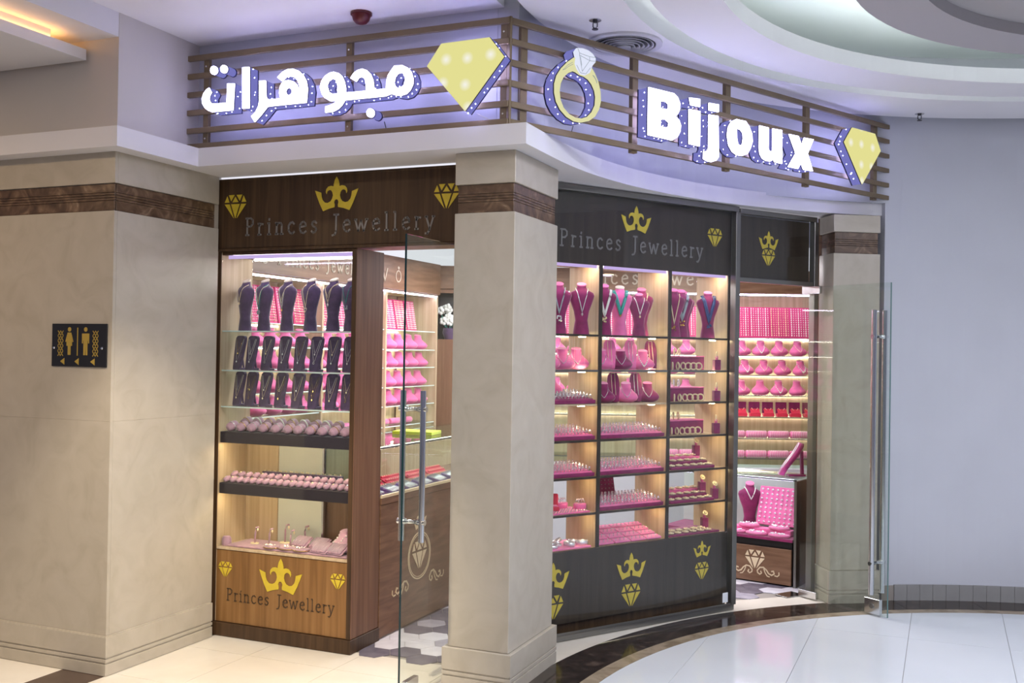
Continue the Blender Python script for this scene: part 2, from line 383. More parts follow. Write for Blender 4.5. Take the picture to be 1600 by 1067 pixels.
def scroll(m, cx, cz, s, sg, mp, t=0.003):
    # acanthus-like wave made of tapering strokes
    P = [(0,0),(.12,.14),(.28,.16),(.42,.06),(.52,-.08),(.66,-.14),(.78,-.06),(.74,.05),(.66,.03)]
    Q = [(0,0),(.02,-.1),(.12,-.16),(.2,-.1),(.16,-.02)]; R = [(.3,.1),(.36,-.06),(.46,-.2),(.56,-.22)]; T=[(.8,-.14),(.92,-.16),(1.0,-.08),(.99,.02)]
    for ln, wd in ((P,.055),(Q,.05),(R,.04),(T,.04)):
        strokes(m, [[(cx+sg*x*s, cz+y*s) for x, y in ln]], wd*s, mp, 0, t)
    return m
# ------------------------------------------------------------------ setting: floor
base = struct('floor', MB().box(-9, 6, -7, 12, -0.06, -0.006), 'grout', 'mall floor of cream and white polished tiles with dark curved border', 'floor')
def tile(name, poly, mat, z=0.0, parent=base): return MB().prism(poly, -0.0055, z).build(name, mat, parent)
def inset(x0, x1, y0, y1, g=0.0012): return [(x0+g,y0+g),(x1-g,y0+g),(x1-g,y1-g),(x0+g,y1-g)]
xs = [-3.98, -3.55, -2.99, -2.43, -1.87, -1.31]; ys = [-2, 0.2, 1.885, 2.445, 3.005, 3.565, 4.125, 4.685, 5.0]
for i in range(len(xs)-1):
    for j in range(len(ys)-1):
        tile('cream_tile', inset(xs[i], xs[i+1], ys[j], ys[j+1]), 'cream_floor', -0.002)
for j in range(len(ys)-2): tile('brown_tile', inset(-4.262, -3.98, ys[j], ys[j+1] if j < 6 else 4.2), 'floor_brown', -0.001)
for i in range(4):
    for j in range(3, 6): tile('cream_tile', inset(-4.262-0.56*(i+1), -4.262-0.56*i, ys[j], ys[j+1]), 'cream_floor', -0.002)
# strip of pale floor under the curved shop front
tile('threshold_tile', [(-2.3,5.0),(-1.31,5.0),(-1.31,6.0),(-0.2,7.3),(-0.2,8.0),(-0.9,7.62),(-1.36,7.2),(-2.3,5.5)], 'cream_floor', -0.003)
def clip(poly, cpoly):
    out = poly
    for i in range(len(cpoly)):
        a = cpoly[i]; b = cpoly[(i+1) % len(cpoly)]; inp = out; out = []
        if not inp: break
        side = lambda p: (b[0]-a[0])*(p[1]-a[1])-(b[1]-a[1])*(p[0]-a[0])
        for k in range(len(inp)):
            p, q = inp[k-1], inp[k]; sp, sq = side(p), side(q)
            if (sp >= 0) != (sq >= 0):
                t = sp/(sp-sq); out.append((p[0]+t*(q[0]-p[0]), p[1]+t*(q[1]-p[1])))
            if sq >= 0: out.append(q)
    return out
CIRC = arc(2.948, 0, 360, 120)[:-1]
for i in range(12):
    for j in range(4):
        x0 = -1.868+0.557*i; y0 = 1.7+1.67*j
        pl = clip(inset(x0, x0+0.557, y0, y0+1.67, 0.0012), CIRC)
        if len(pl) > 2: tile('white_tile', pl, 'white_floor', 0.0)
for k in range(24):
    a0 = k*10; 
    if 60 <= a0 < 240:
        for nm, r0, r1, mt, z in (('tan_border_slab', 2.951, 3.035, 'tan_border', 0.0005), ('dark_border_slab', 3.036, 3.29, 'dark_border', 0.0006)):
            tile(nm, arc(r0, a0+.02, a0+9.98, 5)+arc(r1, a0+9.98, a0+.02, 5), mt, z)
# shop floor: grey and white hexagon tiles
sf = struct('floor', MB().box(-4.7, -2.2, 5.0, 9.8, -0.03, -0.0045), 'grout', 'shop floor of grey and white hexagonal tiles', 'floor')
HR = 0.10
hexmesh = {mt: MB().prism([((HR-.0015)*math.cos(math.radians(60*q)), (HR-.0015)*math.sin(math.radians(60*q))) for q in range(6)], -0.004, 0.0005).mesh('hex_tile', mt) for mt in ('hex_dark', 'hex_mid', 'hex_light')}
def in_poly(x, y, P):
    c = False
    for i in range(len(P)):
        (xa, ya), (xb, yb) = P[i-1], P[i]
        if (ya > y) != (yb > y) and x < (xb-xa)*(y-ya)/(yb-ya)+xa: c = not c
    return c
HEXZONE = [[(-3.1,5.0),(-2.28,5.0),(-2.28,6.5),(-3.1,6.5)], [(-1.9,7.3),(-1.30,7.3),(-0.92,7.75),(-1.0,7.95),(-1.9,8.2)]]
for c in range(-8, 30):
    for r in range(0, 40):
        x = -4.0+c*HR*1.5; y = 4.95+r*HR*math.sqrt(3)+(HR*math.sqrt(3)/2 if c % 2 else 0)
        if in_poly(x, y, HEXZONE[0]) or in_poly(x, y, HEXZONE[1]):
            q = (c*5+r*3+random.choice((0, 0, 1))) % 5
            link('hex_tile', hexmesh[('hex_dark', 'hex_light', 'hex_mid', 'hex_dark', 'hex_light')[q]], sf, (x, y, 0))
# ------------------------------------------------------------------ setting: left marble wall
PLZ, BZ, TZ, SZ = 0.203, 0.0+2.407, 2.552, 2.715
wl = struct('wall_left', MB().box(-9, -4.002, 4.094, 4.92, 0, SZ), 'marble', 'beige marble corner wall with brown band left of the shop', 'wall')
def slab(parent, name, x0, x1, y0, y1, z0, z1, mat='marble', g=0.0008, b=0.002):
    return MB().cbox(x0+g, x1-g, y0+g, y1-g, z0+g, z1-g, b).build(name, mat, parent)
for z0, z1 in ((PLZ, 1.31), (1.31, BZ), (TZ, SZ)):
    for x0, x1 in ((-6.4, -5.2), (-5.2, -3.982)): slab(wl, 'marble_panel', x0, x1, 4.074, 4.095, z0, z1, 'marble', .0002, .0006)
    slab(wl, 'marble_panel', -4.003, -3.982, 4.0955, 4.90, z0, z1, 'marble', .0002, .0006)
def band(parent, x0, x1, y0, y1, face):
    # brown stone strip with three fine grooves, made of four courses
    zs = [BZ+.002, BZ+.055, BZ+.069, BZ+.083, BZ+.097, TZ-.002] if PLZ else []
    for a, b in zip(zs[:-1], zs[1:]): slab(parent, 'brown_band', x0, x1, y0, y1, a, b, 'marble_brown', 0.0009, 0.0015)
band(wl, -6.4, -3.994, 4.085, 4.096, 0); band(wl, -4.004, -3.992, 4.097, 4.875, 1)
def plinth(parent, x0, x1, y0, y1, h):
    for a, b, o in ((0, .06, .014), (.06, .068, .009), (.068, .085, .014), (.085, .093, .009), (.093, h-.004, .014), (h-.004, h, .008)):
        slab(parent, 'plinth_course', x0-o, x1+o, y0-o, y1+o, a, b, 'marble', 0.0001, 0.001)
plinth(wl, -9, -3.982, 4.074, 4.88, PLZ)
# upper plain wall above the cornice
struct('wall_left_upper', MB().box(-9, -3.978, 4.078, 4.9, 2.80, 3.62), 'plaster_beige', 'plain plaster wall above the cornice at the left corner', 'wall')
# ------------------------------------------------------------------ setting: front pillar and right pillar
def pillar(name, loc, rz, wx, wy, h, lev, label, proud):
    p = link(name, None, None, loc, rz); tag(p, label, 'pillar', kind='structure')
    pz, bz, tz = lev
    MB().box(.02, wx-.02, .02, wy-.02, 0, h).build('core', 'marble', p)
    zs = [pz, bz] if wx > .5 else [pz, 1.31, bz]
    zs = [pz, bz]
    for a, b in zip(zs[:-1], zs[1:]): slab(p, 'marble_shaft', 0, wx, 0, wy, a, b, 'marble', .0005, .003)
    slab(p, 'marble_cap', 0, wx, 0, wy, tz, h, 'marble', .0005, .003)
    q = [bz, bz+.055, bz+.069, bz+.083, bz+.097, tz]
    for a, b in zip(q[:-1], q[1:]): slab(p, 'brown_band', .012, wx-.012, .012, wy-.012, a, b, 'marble_brown', 0.0009, 0.0015)
    for a, b, o in ((0, .06, proud), (.06, .068, proud-.005), (.068, .085, proud), (.085, .093, proud-.005), (.093, pz, proud)):
        slab(p, 'plinth_course', -o, wx+o, -o, wy+o, a, b, 'marble', 0.0001, 0.001)
    return p
pillar('pillar', (-2.323, 4.694, 0), 0, 0.336, 0.609, SZ, (PLZ, BZ, TZ), 'square beige marble pillar with brown band between the two shop fronts', .022)
pillar('pillar', (-0.729, 7.414, 0), math.atan2(.18, .30), 0.345, 0.232, 2.70, (0.225, 2.43, 2.578), 'narrow beige marble pillar right of the open glass door', .014)
# ------------------------------------------------------------------ setting: cornice, upper walls, ceilings
front = [(-9, 3.965), (-3.868, 3.965), (-3.868, 4.575), (-1.885, 4.575), (-1.885, 4.95)]
arcp = []
for i in range(1, 29):
    t = i/28; a = math.radians(178-(178-120.2)*t); r = 3.185+0.165*t; arcp.append((CX+r*math.cos(a), CY+r*math.sin(a)))
back = [(-0.30, 7.86)]+[(CX+3.62*math.cos(math.radians(a)), CY+3.62*math.sin(math.radians(a))) for a in range(121, 176, 4)]+[(-2.36, 5.0), (-4.3, 5.0), (-4.3, 4.4), (-9, 4.4)]
struct('trim_1', MB().prism(front+arcp+back, SZ, 2.818), 'plaster', 'white projecting cornice running above the pillars and below the sign', 'cornice')
struct('wall_front', MB().box(-3.99, -2.1, 4.70, 4.95, 2.80, 3.84), 'plaster_grey', 'grey wall behind the Arabic sign letters', 'wall')
struct('wall_back', MB().prism([(-1.985, 4.70), (-1.985, 4.95)]+arc(3.3, 176, 121, 24)+arc(3.5, 121, 176, 24)+[(-2.098, 4.95), (-2.098, 4.70)], 2.80, 3.84), 'plaster_grey', 'curved grey wall behind the ring and Bijoux sign', 'wall')
wr = struct('wall_right', MB().prism(arc(3.3, 121.2, 40, 40)+arc(3.5, 40, 121.2, 40), 0, 3.84), 'plaster_grey', 'curved plain grey wall right of the shop', 'wall')
bb = struct('baseboard_right', MB().prism(arc(3.293, 121.2, 60, 30)+arc(3.30, 60, 121.2, 30), 0, 0.105), 'grout', 'grey tiled skirting along the curved wall', 'skirting')
da = math.degrees(0.094/3.29)
for k in range(26):
    a = 119.6-k*da
    MB().prism(arc(3.282, a, a-da+.04, 2)+arc(3.2935, a-da+.04, a, 2), 0.001, 0.112).build('skirting_tile', 'tile_grey', bb)
sc_ = arc(3.37, 178.0, 360, 60)
struct('ceiling', MB().prism([(-3.98, 4.72), (-2.075, 4.72)]+sc_+[(6, 4.85), (6, -7), (-3.98, -7)], 3.437, 3.60), 'ceiling_white', 'white corridor ceiling above the Arabic sign', 'ceiling')
struct('ceiling', ringslab(2.75, 3.24, 3.40, 3.56), 'ceiling_white', 'outer white ceiling ring of the round hall', 'ceiling')
struct('ceiling', ringslab(2.30, 2.63, 3.40, 3.49), 'ceiling_white', 'floating middle ceiling ring of the round hall', 'ceiling')
struct('ceiling', ringslab(1.44, 1.73, 3.40, 3.46), 'ceiling_dim', 'floating inner ceiling ring of the round hall', 'ceiling')  # greyer than the white rings: its shading is put into the colour
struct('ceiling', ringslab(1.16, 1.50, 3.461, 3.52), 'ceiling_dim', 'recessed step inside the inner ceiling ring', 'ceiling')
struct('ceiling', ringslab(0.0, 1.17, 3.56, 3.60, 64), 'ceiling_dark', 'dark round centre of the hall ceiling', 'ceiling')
struct('ceiling', MB().box(-4.0, 7, 0, 10, 3.84, 3.95), 'ceiling_green', 'upper ceiling lit by the hidden cove light', 'ceiling')
struct('ceiling', MB().box(-9, -3.981, -7, 4.08, 3.311, 3.6), 'plaster', 'lower ceiling over the left corridor', 'ceiling')
dropc = struct('ceiling', MB().box(-9, -4.183, -6, 4.06, 3.203, 3.26), 'plaster', 'floating ceiling slab with warm cove light at top left', 'ceiling')
MB().box(-9, -4.22, -6, 3.86, 3.26, 3.311).build('spacer', 'plaster', dropc)
MB().box(-4.215, -4.21, -6, 3.9, 3.263, 3.27).build('cove_strip', 'cove_orange', dropc)
MB().box(-4.9, -4.21, 3.9, 3.905, 3.263, 3.27).build('cove_strip', 'cove_orange', dropc)
lc = link('cove_light', None); tag(lc, 'white cove light strip hidden on the middle ceiling ring', 'light')
ringslab(2.36, 2.40, 3.492, 3.50, 72).build('light_strip', 'cove_white', lc)
lc = link('cove_light', None); tag(lc, 'white cove light strip hidden on the inner ceiling ring', 'light')
ringslab(1.69, 1.71, 3.462, 3.478, 72).build('light_strip', 'cove_white', lc)
lc = link('cove_light', None); tag(lc, 'white cove light strip hidden in the outer ceiling slot', 'light')
ringslab(2.66, 2.68, 3.52, 3.53, 72).build('light_strip', 'cove_faint', lc)
# downlight seen above the inner ring, round vent, sprinklers, red alarm dome
def disc(r, n=24): return [(r*math.cos(2*PI*i/n), r*math.sin(2*PI*i/n)) for i in range(n)]
dl = thing('downlight', (-0.205, 6.989, 3.80), 0, 'small round downlight glowing above the inner ceiling ring', 'lamp')
MB().extr([disc(.085), disc(.065)], 0.0, .04, lambda u, v, w: (u, v, w)).build('rim', 'plaster', dl)
MB().prism(disc(.064), .008, .03).build('lens', 'lamp_disc', dl)
vt = thing('air_vent', (-1.64, 5.36, 3.40), 0, 'round white ceiling air vent with concentric rings above the ring sign', 'vent')
MB().prism(disc(.19), -.004, 0.0).build('back_plate', 'black', vt)
MB().extr([disc(.21, 32), disc(.175, 32)], -.012, 0.002, lambda u, v, w: (u, v, w)).build('rim', 'vent_white', vt)
for k, r in enumerate((.163, .138, .113, .088, .063)):
    vs = []; fs = []; n = 28
    for i in range(n):
        t = 2*PI*i/n
        for rr, z in ((r, -.014-.003*k), (r-.013, -.004), (r-.0105, -.003), (r+.0025, -.013-.003*k)): vs.append((rr*math.cos(t), rr*math.sin(t), z))
    for i in range(n):
        j = (i+1) % n
        for q in range(4): fs.append((i*4+q, i*4+(q+1) % 4, j*4+(q+1) % 4, j*4+q))
    MB().add(vs, fs, True).build('vent_cone', 'vent_white', vt)
MB().prism(disc(.04), -.03, -.022).build('centre_disc', 'vent_white', vt)
for (x, y, z, lb) in ((-1.663, 4.935, 3.40, 'small dark sprinkler on the ceiling left of the round vent'), (-0.189, 7.60, 3.40, 'small dark sprinkler on the ceiling above the grey wall')):
    s = thing('sprinkler', (x, y, z), 0, lb, 'sprinkler', 'ceiling sprinklers')
    MB().prism(disc(.032, 14), -.004, 0).build('escutcheon', 'chrome', s)
    MB().loft([(-.014, .011, .011, 0), (-.004, .014, .014, 0)], 10).tube([(-.011, 0, -.014), (-.011, 0, -.036), (0, 0, -.044), (.011, 0, -.036), (.011, 0, -.014)], .003).build('body', 'black', s)
    MB().prism(disc(.016, 12), -.05, -.046).build('deflector', 'black', s)
rd = thing('alarm_dome', (-2.79, 4.52, 3.437), 0, 'dark red alarm dome on the ceiling above the Arabic sign', 'alarm')
MB().loft([(-.012, .056, .056, 0), (0, .056, .056, 0)], 18).build('base', 'red_dome', rd)
MB().loft([(-.06, .012, .012, 0), (-.055, .028, .028, 0), (-.04, .042, .042, 0), (-.012, .05, .05, 0)], 18).build('dome', 'red_dome', rd)
# restroom sign on the left wall
rs = thing('restroom_sign', (-4.20, 4.074, 1.704), 0, 'black restroom sign with gold figures and arrows on left wall', 'sign')
mpS = lambda u, v, w: (u, -.008-w, v)
MB().cbox(-.19, .19, -.008, 0, -.113, .113, .001).build('plate', 'black', rs)
def figure(cx, dress):
    m = MB(); m.extr([[(cx+.012*math.cos(t), .083+.012*math.sin(t)) for t in [i*PI/6 for i in range(12)]]], 0, .001, mpS)
    if dress: P = [(-.012,.066),(.012,.066),(.018,.05),(.028,.018),(.022,.016),(.018,.03),(.02,-.004),(.01,-.004),(.010,-.052),(-.010,-.052),(-.010,-.004),(-.02,-.004),(-.018,.03),(-.022,.016),(-.028,.018),(-.018,.05)]
    else: P = [(-.025,.062),(.025,.062),(.025,.01),(.018,.01),(.017,.03),(.014,.02),(.014,-.052),(.002,-.052),(.0,.0),(-.002,-.052),(-.014,-.052),(-.014,.02),(-.017,.03),(-.018,.01),(-.025,.01)]
    return m.extr([[(cx+x, y) for x, y in P]], 0, .001, mpS)
figure(-.066, True).build('woman_figure', 'sign_gold', rs); figure(.047, False).build('man_figure', 'sign_gold', rs)
MB().extr([[(-.012,-.055),(-.006,-.055),(-.006,.092),(-.012,.092)]], 0, .001, mpS).build('divider_line', 'sign_gold', rs)
for cx in (-.128, .115):
    m = MB()
    for k in range(5):
        z = -.045+k*.027
        strokes(m, [[(cx-.018,z-.012),(cx+.0,z+.012),(cx+.018,z-.012)],[(cx-.018,z+.012),(cx,z-.012),(cx+.018,z+.012)]], .004, mpS, 0, .001)
    m.build('lattice_ornament', 'sign_gold', rs)
for cx in (-.112, -.012, .098): MB().extr([[(cx-.016,-.086),(cx+.014,-.068),(cx+.014,-.104)]], 0, .001, mpS).build('arrow', 'sign_gold', rs)
for cx in (-.175, .158): MB().loft([(0, .007, .007, 0), (.004, .005, .005, 0)], 10).xf(Matrix.Translation((cx, -.008, -.015)) @ Matrix.Rotation(PI/2, 4, 'X')).build('screw_cap', 'chrome', rs)
# ------------------------------------------------------------------ sign trellis
RZ = [3.337, 3.234, 3.130, 3.028, 2.925, 2.836]
tl = thing('sign_trellis', (-3.98, 4.60, 2.82), 0, 'bronze slat trellis carrying the Arabic letters above the left shop front', 'trellis', 'bronze sign trellises')
for z in RZ: MB().cbox(.003, 1.985, 0, .02, z-2.82-.0155, z-2.82+.0155, .002).build('slat', 'bronze', tl)
for x in (-3.861, -2.923, -2.03):
    MB().cbox(x+3.98-.018, x+3.98+.018, .0205, .045, .003, RZ[0]-2.82+.015, .002).build('post', 'bronze', tl)
    for z in (RZ[0]-.05, RZ[4]-.045):
        MB().loft([(0, .006, .006, 0), (.004, .005, .005, 0)], 8).xf(Matrix.Translation((x+3.98, .0205, z-2.82)) @ Matrix.Rotation(PI/2, 4, 'X')).build('bolt', 'chrome', tl)
KX, KY = -1.995, 4.62; EX, EY = -0.39, 7.70
TLEN = math.hypot(EX-KX, EY-KY); TANG = math.atan2(EY-KY, EX-KX)
trl = thing('sign_trellis', (KX, KY, 2.82), TANG, 'long bronze slat trellis carrying the ring and Bijoux letters', 'trellis', 'bronze sign trellises')
for z in RZ: MB().cbox(.004, TLEN, -.01, .01, z-2.82-.0155, z-2.82+.0155, .002).build('slat', 'bronze', trl)
for s in (.10, .90, 1.70, 2.51, 3.317):
    MB().cbox(s-.022, s+.022, .0105, .04, -.012, RZ[0]-2.82+.015, .002).build('post', 'bronze', trl)
MB().cbox(-.012, .003, -.012, .012, .003, RZ[0]-2.82+.02, .002).build('corner_post', 'bronze', trl)
# ------------------------------------------------------------------ illuminated letters
TR = {'teh': [[(-3.742,3.129),(-3.76,3.12),(-3.779,3.1),(-3.79,3.071),(-3.786,3.045),(-3.769,3.02),(-3.744,3.002),(-3.72,2.993),(-3.578,2.992),(-3.571,3.137),(-3.618,3.141),(-3.621,3.036),(-3.713,3.038),(-3.732,3.047),(-3.74,3.063),(-3.739,3.082),(-3.725,3.102)]],
 'dotA': [[(-3.686,3.219),(-3.687,3.21),(-3.693,3.203),(-3.701,3.198),(-3.71,3.197),(-3.72,3.2),(-3.728,3.206),(-3.734,3.214),(-3.736,3.224),(-3.734,3.233),(-3.729,3.241),(-3.721,3.245),(-3.711,3.246),(-3.702,3.243),(-3.693,3.237),(-3.688,3.229)]],
 'dotB': [[(-3.62,3.22),(-3.622,3.211),(-3.627,3.204),(-3.634,3.2),(-3.643,3.199),(-3.652,3.202),(-3.66,3.207),(-3.665,3.215),(-3.667,3.224),(-3.666,3.233),(-3.661,3.239),(-3.653,3.244),(-3.644,3.244),(-3.635,3.242),(-3.627,3.236),(-3.622,3.228)]],
 'alef': [[(-3.521,3.219),(-3.476,3.218),(-3.471,2.995),(-3.516,2.996)]],
 'hehreh': [[(-3.408,3.136),(-3.366,3.134),(-3.364,3.057),(-3.357,3.039),(-3.342,3.031),(-3.27,3.03),(-3.277,3.058),(-3.276,3.087),(-3.263,3.111),(-3.241,3.123),(-3.217,3.124),(-3.187,3.114),(-3.164,3.094),(-3.155,3.068),(-3.157,3.031),(-3.149,3.045),(-3.148,3.08),(-3.161,3.114),(-3.181,3.134),(-3.206,3.143),(-3.234,3.141),(-3.261,3.121),(-3.291,3.144),(-3.262,3.169),(-3.228,3.182),(-3.193,3.182),(-3.159,3.169),(-3.129,3.144),(-3.108,3.109),(-3.099,3.067),(-3.105,2.995),(-3.341,2.994),(-3.353,2.992),(-3.371,2.974),(-3.398,2.947),(-3.433,2.918),(-3.456,2.949),(-3.429,2.97),(-3.412,2.998),(-3.406,3.027)],[(-3.196,3.061),(-3.2,3.05),(-3.21,3.044),(-3.222,3.045),(-3.232,3.053),(-3.236,3.065),(-3.232,3.076),(-3.223,3.082),(-3.211,3.081),(-3.2,3.073)]],
 'meem': [[(-3.022,3.069),(-3.013,3.101),(-2.992,3.125),(-2.964,3.139),(-2.938,3.142),(-2.909,3.132),(-2.888,3.114),(-2.873,3.084),(-2.865,3.051),(-2.865,3.028),(-2.742,3.026),(-2.745,3.057),(-2.751,3.085),(-2.766,3.1),(-2.787,3.098),(-2.803,3.078),(-2.838,3.099),(-2.82,3.123),(-2.797,3.137),(-2.767,3.142),(-2.741,3.132),(-2.718,3.11),(-2.703,3.077),(-2.698,3.041),(-2.684,3.028),(-2.626,3.027),(-2.625,3.066),(-2.615,3.097),(-2.595,3.122),(-2.58,3.139),(-2.533,3.137),(-2.506,3.124),(-2.483,3.1),(-2.472,3.068),(-2.472,3.037),(-2.486,3.01),(-2.508,2.991),(-2.543,2.984),(-2.575,2.99),(-2.597,2.998),(-2.629,2.989),(-2.869,2.988),(-2.887,2.964),(-2.91,2.946),(-2.943,2.934),(-2.986,2.933),(-2.986,2.965),(-2.958,2.97),(-2.934,2.978),(-2.918,2.989),(-2.958,2.991),(-2.99,3.009),(-3.009,3.031)],[(-2.979,3.073),(-2.968,3.097),(-2.946,3.106),(-2.925,3.097),(-2.915,3.072),(-2.913,3.027),(-2.945,3.028),(-2.967,3.04)],[(-2.58,3.054),(-2.574,3.081),(-2.559,3.097),(-2.539,3.101),(-2.521,3.086),(-2.516,3.06),(-2.522,3.037),(-2.54,3.026),(-2.558,3.024),(-2.573,3.036)]],
 'dotC': [[(-2.692,2.909),(-2.693,2.9),(-2.698,2.893),(-2.706,2.888),(-2.714,2.887),(-2.723,2.89),(-2.731,2.895),(-2.736,2.903),(-2.738,2.912),(-2.736,2.921),(-2.731,2.928),(-2.724,2.933),(-2.715,2.934),(-2.706,2.931),(-2.699,2.926),(-2.694,2.918)]],
 'diaL': [[(-2.394,3.118),(-2.316,3.223),(-2.055,3.227),(-1.977,3.127),(-2.182,2.879)]],
 'ring': [[(0.329,3.197),(0.286,3.166),(0.245,3.127),(0.215,3.085),(0.201,3.042),(0.202,2.997),(0.215,2.955),(0.243,2.919),(0.286,2.89),(0.336,2.875),(0.386,2.876),(0.436,2.891),(0.48,2.921),(0.508,2.962),(0.52,3.006),(0.516,3.057),(0.499,3.105),(0.475,3.142),(0.449,3.17)],[(0.324,3.127),(0.288,3.11),(0.258,3.084),(0.239,3.049),(0.232,3.012),(0.239,2.968),(0.261,2.931),(0.298,2.905),(0.341,2.894),(0.385,2.896),(0.429,2.913),(0.46,2.941),(0.482,2.981),(0.485,3.024),(0.477,3.055),(0.457,3.084),(0.431,3.104),(0.403,3.113),(0.368,3.116),(0.343,3.125)]],
 'gem': [[(0.325,3.224),(0.344,3.247),(0.384,3.253),(0.422,3.25),(0.454,3.238),(0.474,3.221),(0.474,3.2),(0.452,3.177),(0.434,3.137),(0.399,3.117),(0.368,3.118),(0.343,3.141),(0.33,3.165),(0.335,3.198)]],
 'gemlines': [[(0.347,3.245),(0.36,3.224),(0.43,3.219),(0.472,3.223)],[(0.36,3.224),(0.359,3.214),(0.431,3.199),(0.474,3.203)],[(0.359,3.214),(0.38,3.135),(0.431,3.199)],[(0.43,3.219),(0.431,3.199)],[(0.366,3.209),(0.376,3.165)],[(0.342,3.159),(0.368,3.125),(0.406,3.127),(0.436,3.163)]],
 'ringlines': [[(0.317,3.17),(0.281,3.147),(0.251,3.119),(0.263,3.123),(0.29,3.144),(0.32,3.161)],[(0.458,3.13),(0.476,3.115),(0.489,3.094),(0.486,3.107),(0.469,3.127),(0.458,3.13)]],
 'B': [[(0.879,3.144),(1.08,3.146),(1.114,3.128),(1.133,3.099),(1.132,3.066),(1.116,3.038),(1.096,3.021),(1.128,3.005),(1.142,2.977),(1.138,2.942),(1.115,2.908),(1.071,2.884),(0.879,2.886)],[(0.973,3.084),(1.015,3.089),(1.037,3.08),(1.038,3.058),(1.027,3.048),(0.974,3.047)],[(0.974,2.986),(1.021,2.991),(1.045,2.977),(1.041,2.957),(1.025,2.947),(0.975,2.948)]],
 'i': [[(1.211,3.144),(1.3,3.152),(1.301,3.107),(1.224,3.104)],[(1.21,3.080),(1.305,3.083),(1.304,2.884),(1.215,2.885)]],
 'j': [[(1.38,3.143),(1.466,3.148),(1.465,3.104),(1.381,3.101)],[(1.381,3.077),(1.463,3.081),(1.471,2.846),(1.449,2.822),(1.409,2.809),(1.369,2.809),(1.338,2.818),(1.339,2.86),(1.372,2.868),(1.382,2.886)]],
 'o': [[(1.547,2.983),(1.557,3.034),(1.585,3.07),(1.627,3.089),(1.715,3.091),(1.749,3.063),(1.775,3.026),(1.782,2.98),(1.763,2.936),(1.734,2.899),(1.686,2.881),(1.639,2.879),(1.596,2.894),(1.563,2.926)],[(1.631,3.036),(1.668,3.033),(1.691,3.018),(1.695,2.986),(1.688,2.953),(1.671,2.936),(1.645,2.947),(1.635,2.977)]],
 'u': [[(1.848,3.086),(1.936,3.086),(1.936,2.96),(1.948,2.942),(1.963,2.941),(1.979,2.956),(1.977,3.087),(2.068,3.091),(2.073,2.885),(2.003,2.886),(1.991,2.901),(1.957,2.885),(1.918,2.882),(1.88,2.893),(1.857,2.916),(1.848,2.952)]],
 'x': [[(2.143,3.078),(2.239,3.08),(2.277,3.024),(2.301,3.079),(2.401,3.082),(2.34,2.984),(2.397,2.88),(2.301,2.877),(2.271,2.918),(2.239,2.875),(2.138,2.875),(2.217,2.97)]],
 'diaR': [[(2.748,3.117),(2.838,3.224),(3.11,3.223),(3.182,3.116),(2.964,2.865)]]}
KFX, KFY = KX+math.sin(TANG)*.11, KY-math.cos(TANG)*.11
mpL = lambda u, v, w: (u, 4.50+w, v)                       # w grows towards the wall
mpR = lambda u, v, w: (KFX+u*math.cos(TANG)-w*math.sin(TANG), KFY+u*math.sin(TANG)+w*math.cos(TANG), v)
def channel_letter(name, key, mp, label, group, face='led_face', depth=.085, beads=.045, cat='letter', outers=1):
    polys = TR[key]
    sets = [[p] for p in polys] if outers == 2 else [polys]
    cu = sum(u for u, v in polys[0])/len(polys[0]); cv = min(v for p in polys for u, v in p)
    o = mp(cu, cv, depth); root = thing(name, o, 0, label, cat, group)
    lm = lambda u, v, w: tuple(a-b for a, b in zip(mp(u, v, w), o))
    mk = {k: MB() for k in ('f', 'r', 't', 'b', 'd', 'h')}
    def grow(p, d):
        # move each point outwards by d
        n = len(p); A = sum(p[i-1][0]*p[i][1]-p[i][0]*p[i-1][1] for i in range(n)); sg = 1 if A > 0 else -1; q = []
        for i in range(n):
            (ax, ay), (bx, by), (cx, cy) = p[i-1], p[i], p[(i+1) % n]
            n1 = (by-ay, ax-bx); n2 = (cy-by, bx-cx); l1 = math.hypot(*n1) or 1; l2 = math.hypot(*n2) or 1
            vx, vy = n1[0]/l1+n2[0]/l2, n1[1]/l1+n2[1]/l2; l = math.hypot(vx, vy) or 1
            q.append((bx+sg*d*vx/l, by+sg*d*vy/l))
        return q
    for ps in sets:
        g = [grow(ps[0], .003)]+[grow(p, -.003) for p in ps[1:]]
        mk['f'].extr(ps, 0, .008, lm); mk['t'].extr(g, .009, .014, lm); mk['r'].extr(ps, .0145, depth-.008, lm, caps=(False, False)); mk['b'].extr(g, depth-.0075, depth, lm); mk['h'].extr([grow(ps[0], -.006)]+[grow(p, .006) for p in ps[1:]], depth+.001, depth+.003, lm)
        for p in ps:
            n = len(p)
            for i in range(n):
                (ax, ay), (bx, by) = p[i], p[(i+1) % n]; L = math.hypot(bx-ax, by-ay); c = int(L/beads+.6)
                for q in range(c):
                    t = (q+.5)/c+random.uniform(-.1, .1); u = ax+(bx-ax)*t; v = ay+(by-ay)*t
                    mk['d'].oct(lm(u, v, depth*random.uniform(.35, .7)), .0021)
    mk['h'].build('halo_panel', 'led_halo', root)
    mk['f'].build('lit_face', face, root); mk['t'].build('trim_edge', 'navy', root); mk['r'].build('glowing_side', 'led_side', root); mk['b'].build('back_plate', 'navy', root)
    if mk['d'].v: tag(mk['d'].build('led_beads', 'led_bead', root), kind='stuff')
    return root
GA_ = 'illuminated Arabic sign letters'
channel_letter('sign_letter', 'meem', mpL, 'glowing joined Arabic letters with two round loops, right part of word', GA_)
channel_letter('sign_letter', 'hehreh', mpL, 'glowing joined Arabic letters with curled loop and tail, middle of word', GA_)
channel_letter('sign_letter', 'alef', mpL, 'glowing straight upright Arabic letter bar', GA_)
channel_letter('sign_letter', 'teh', mpL, 'glowing boat-shaped Arabic letter at the left end of the word', GA_)
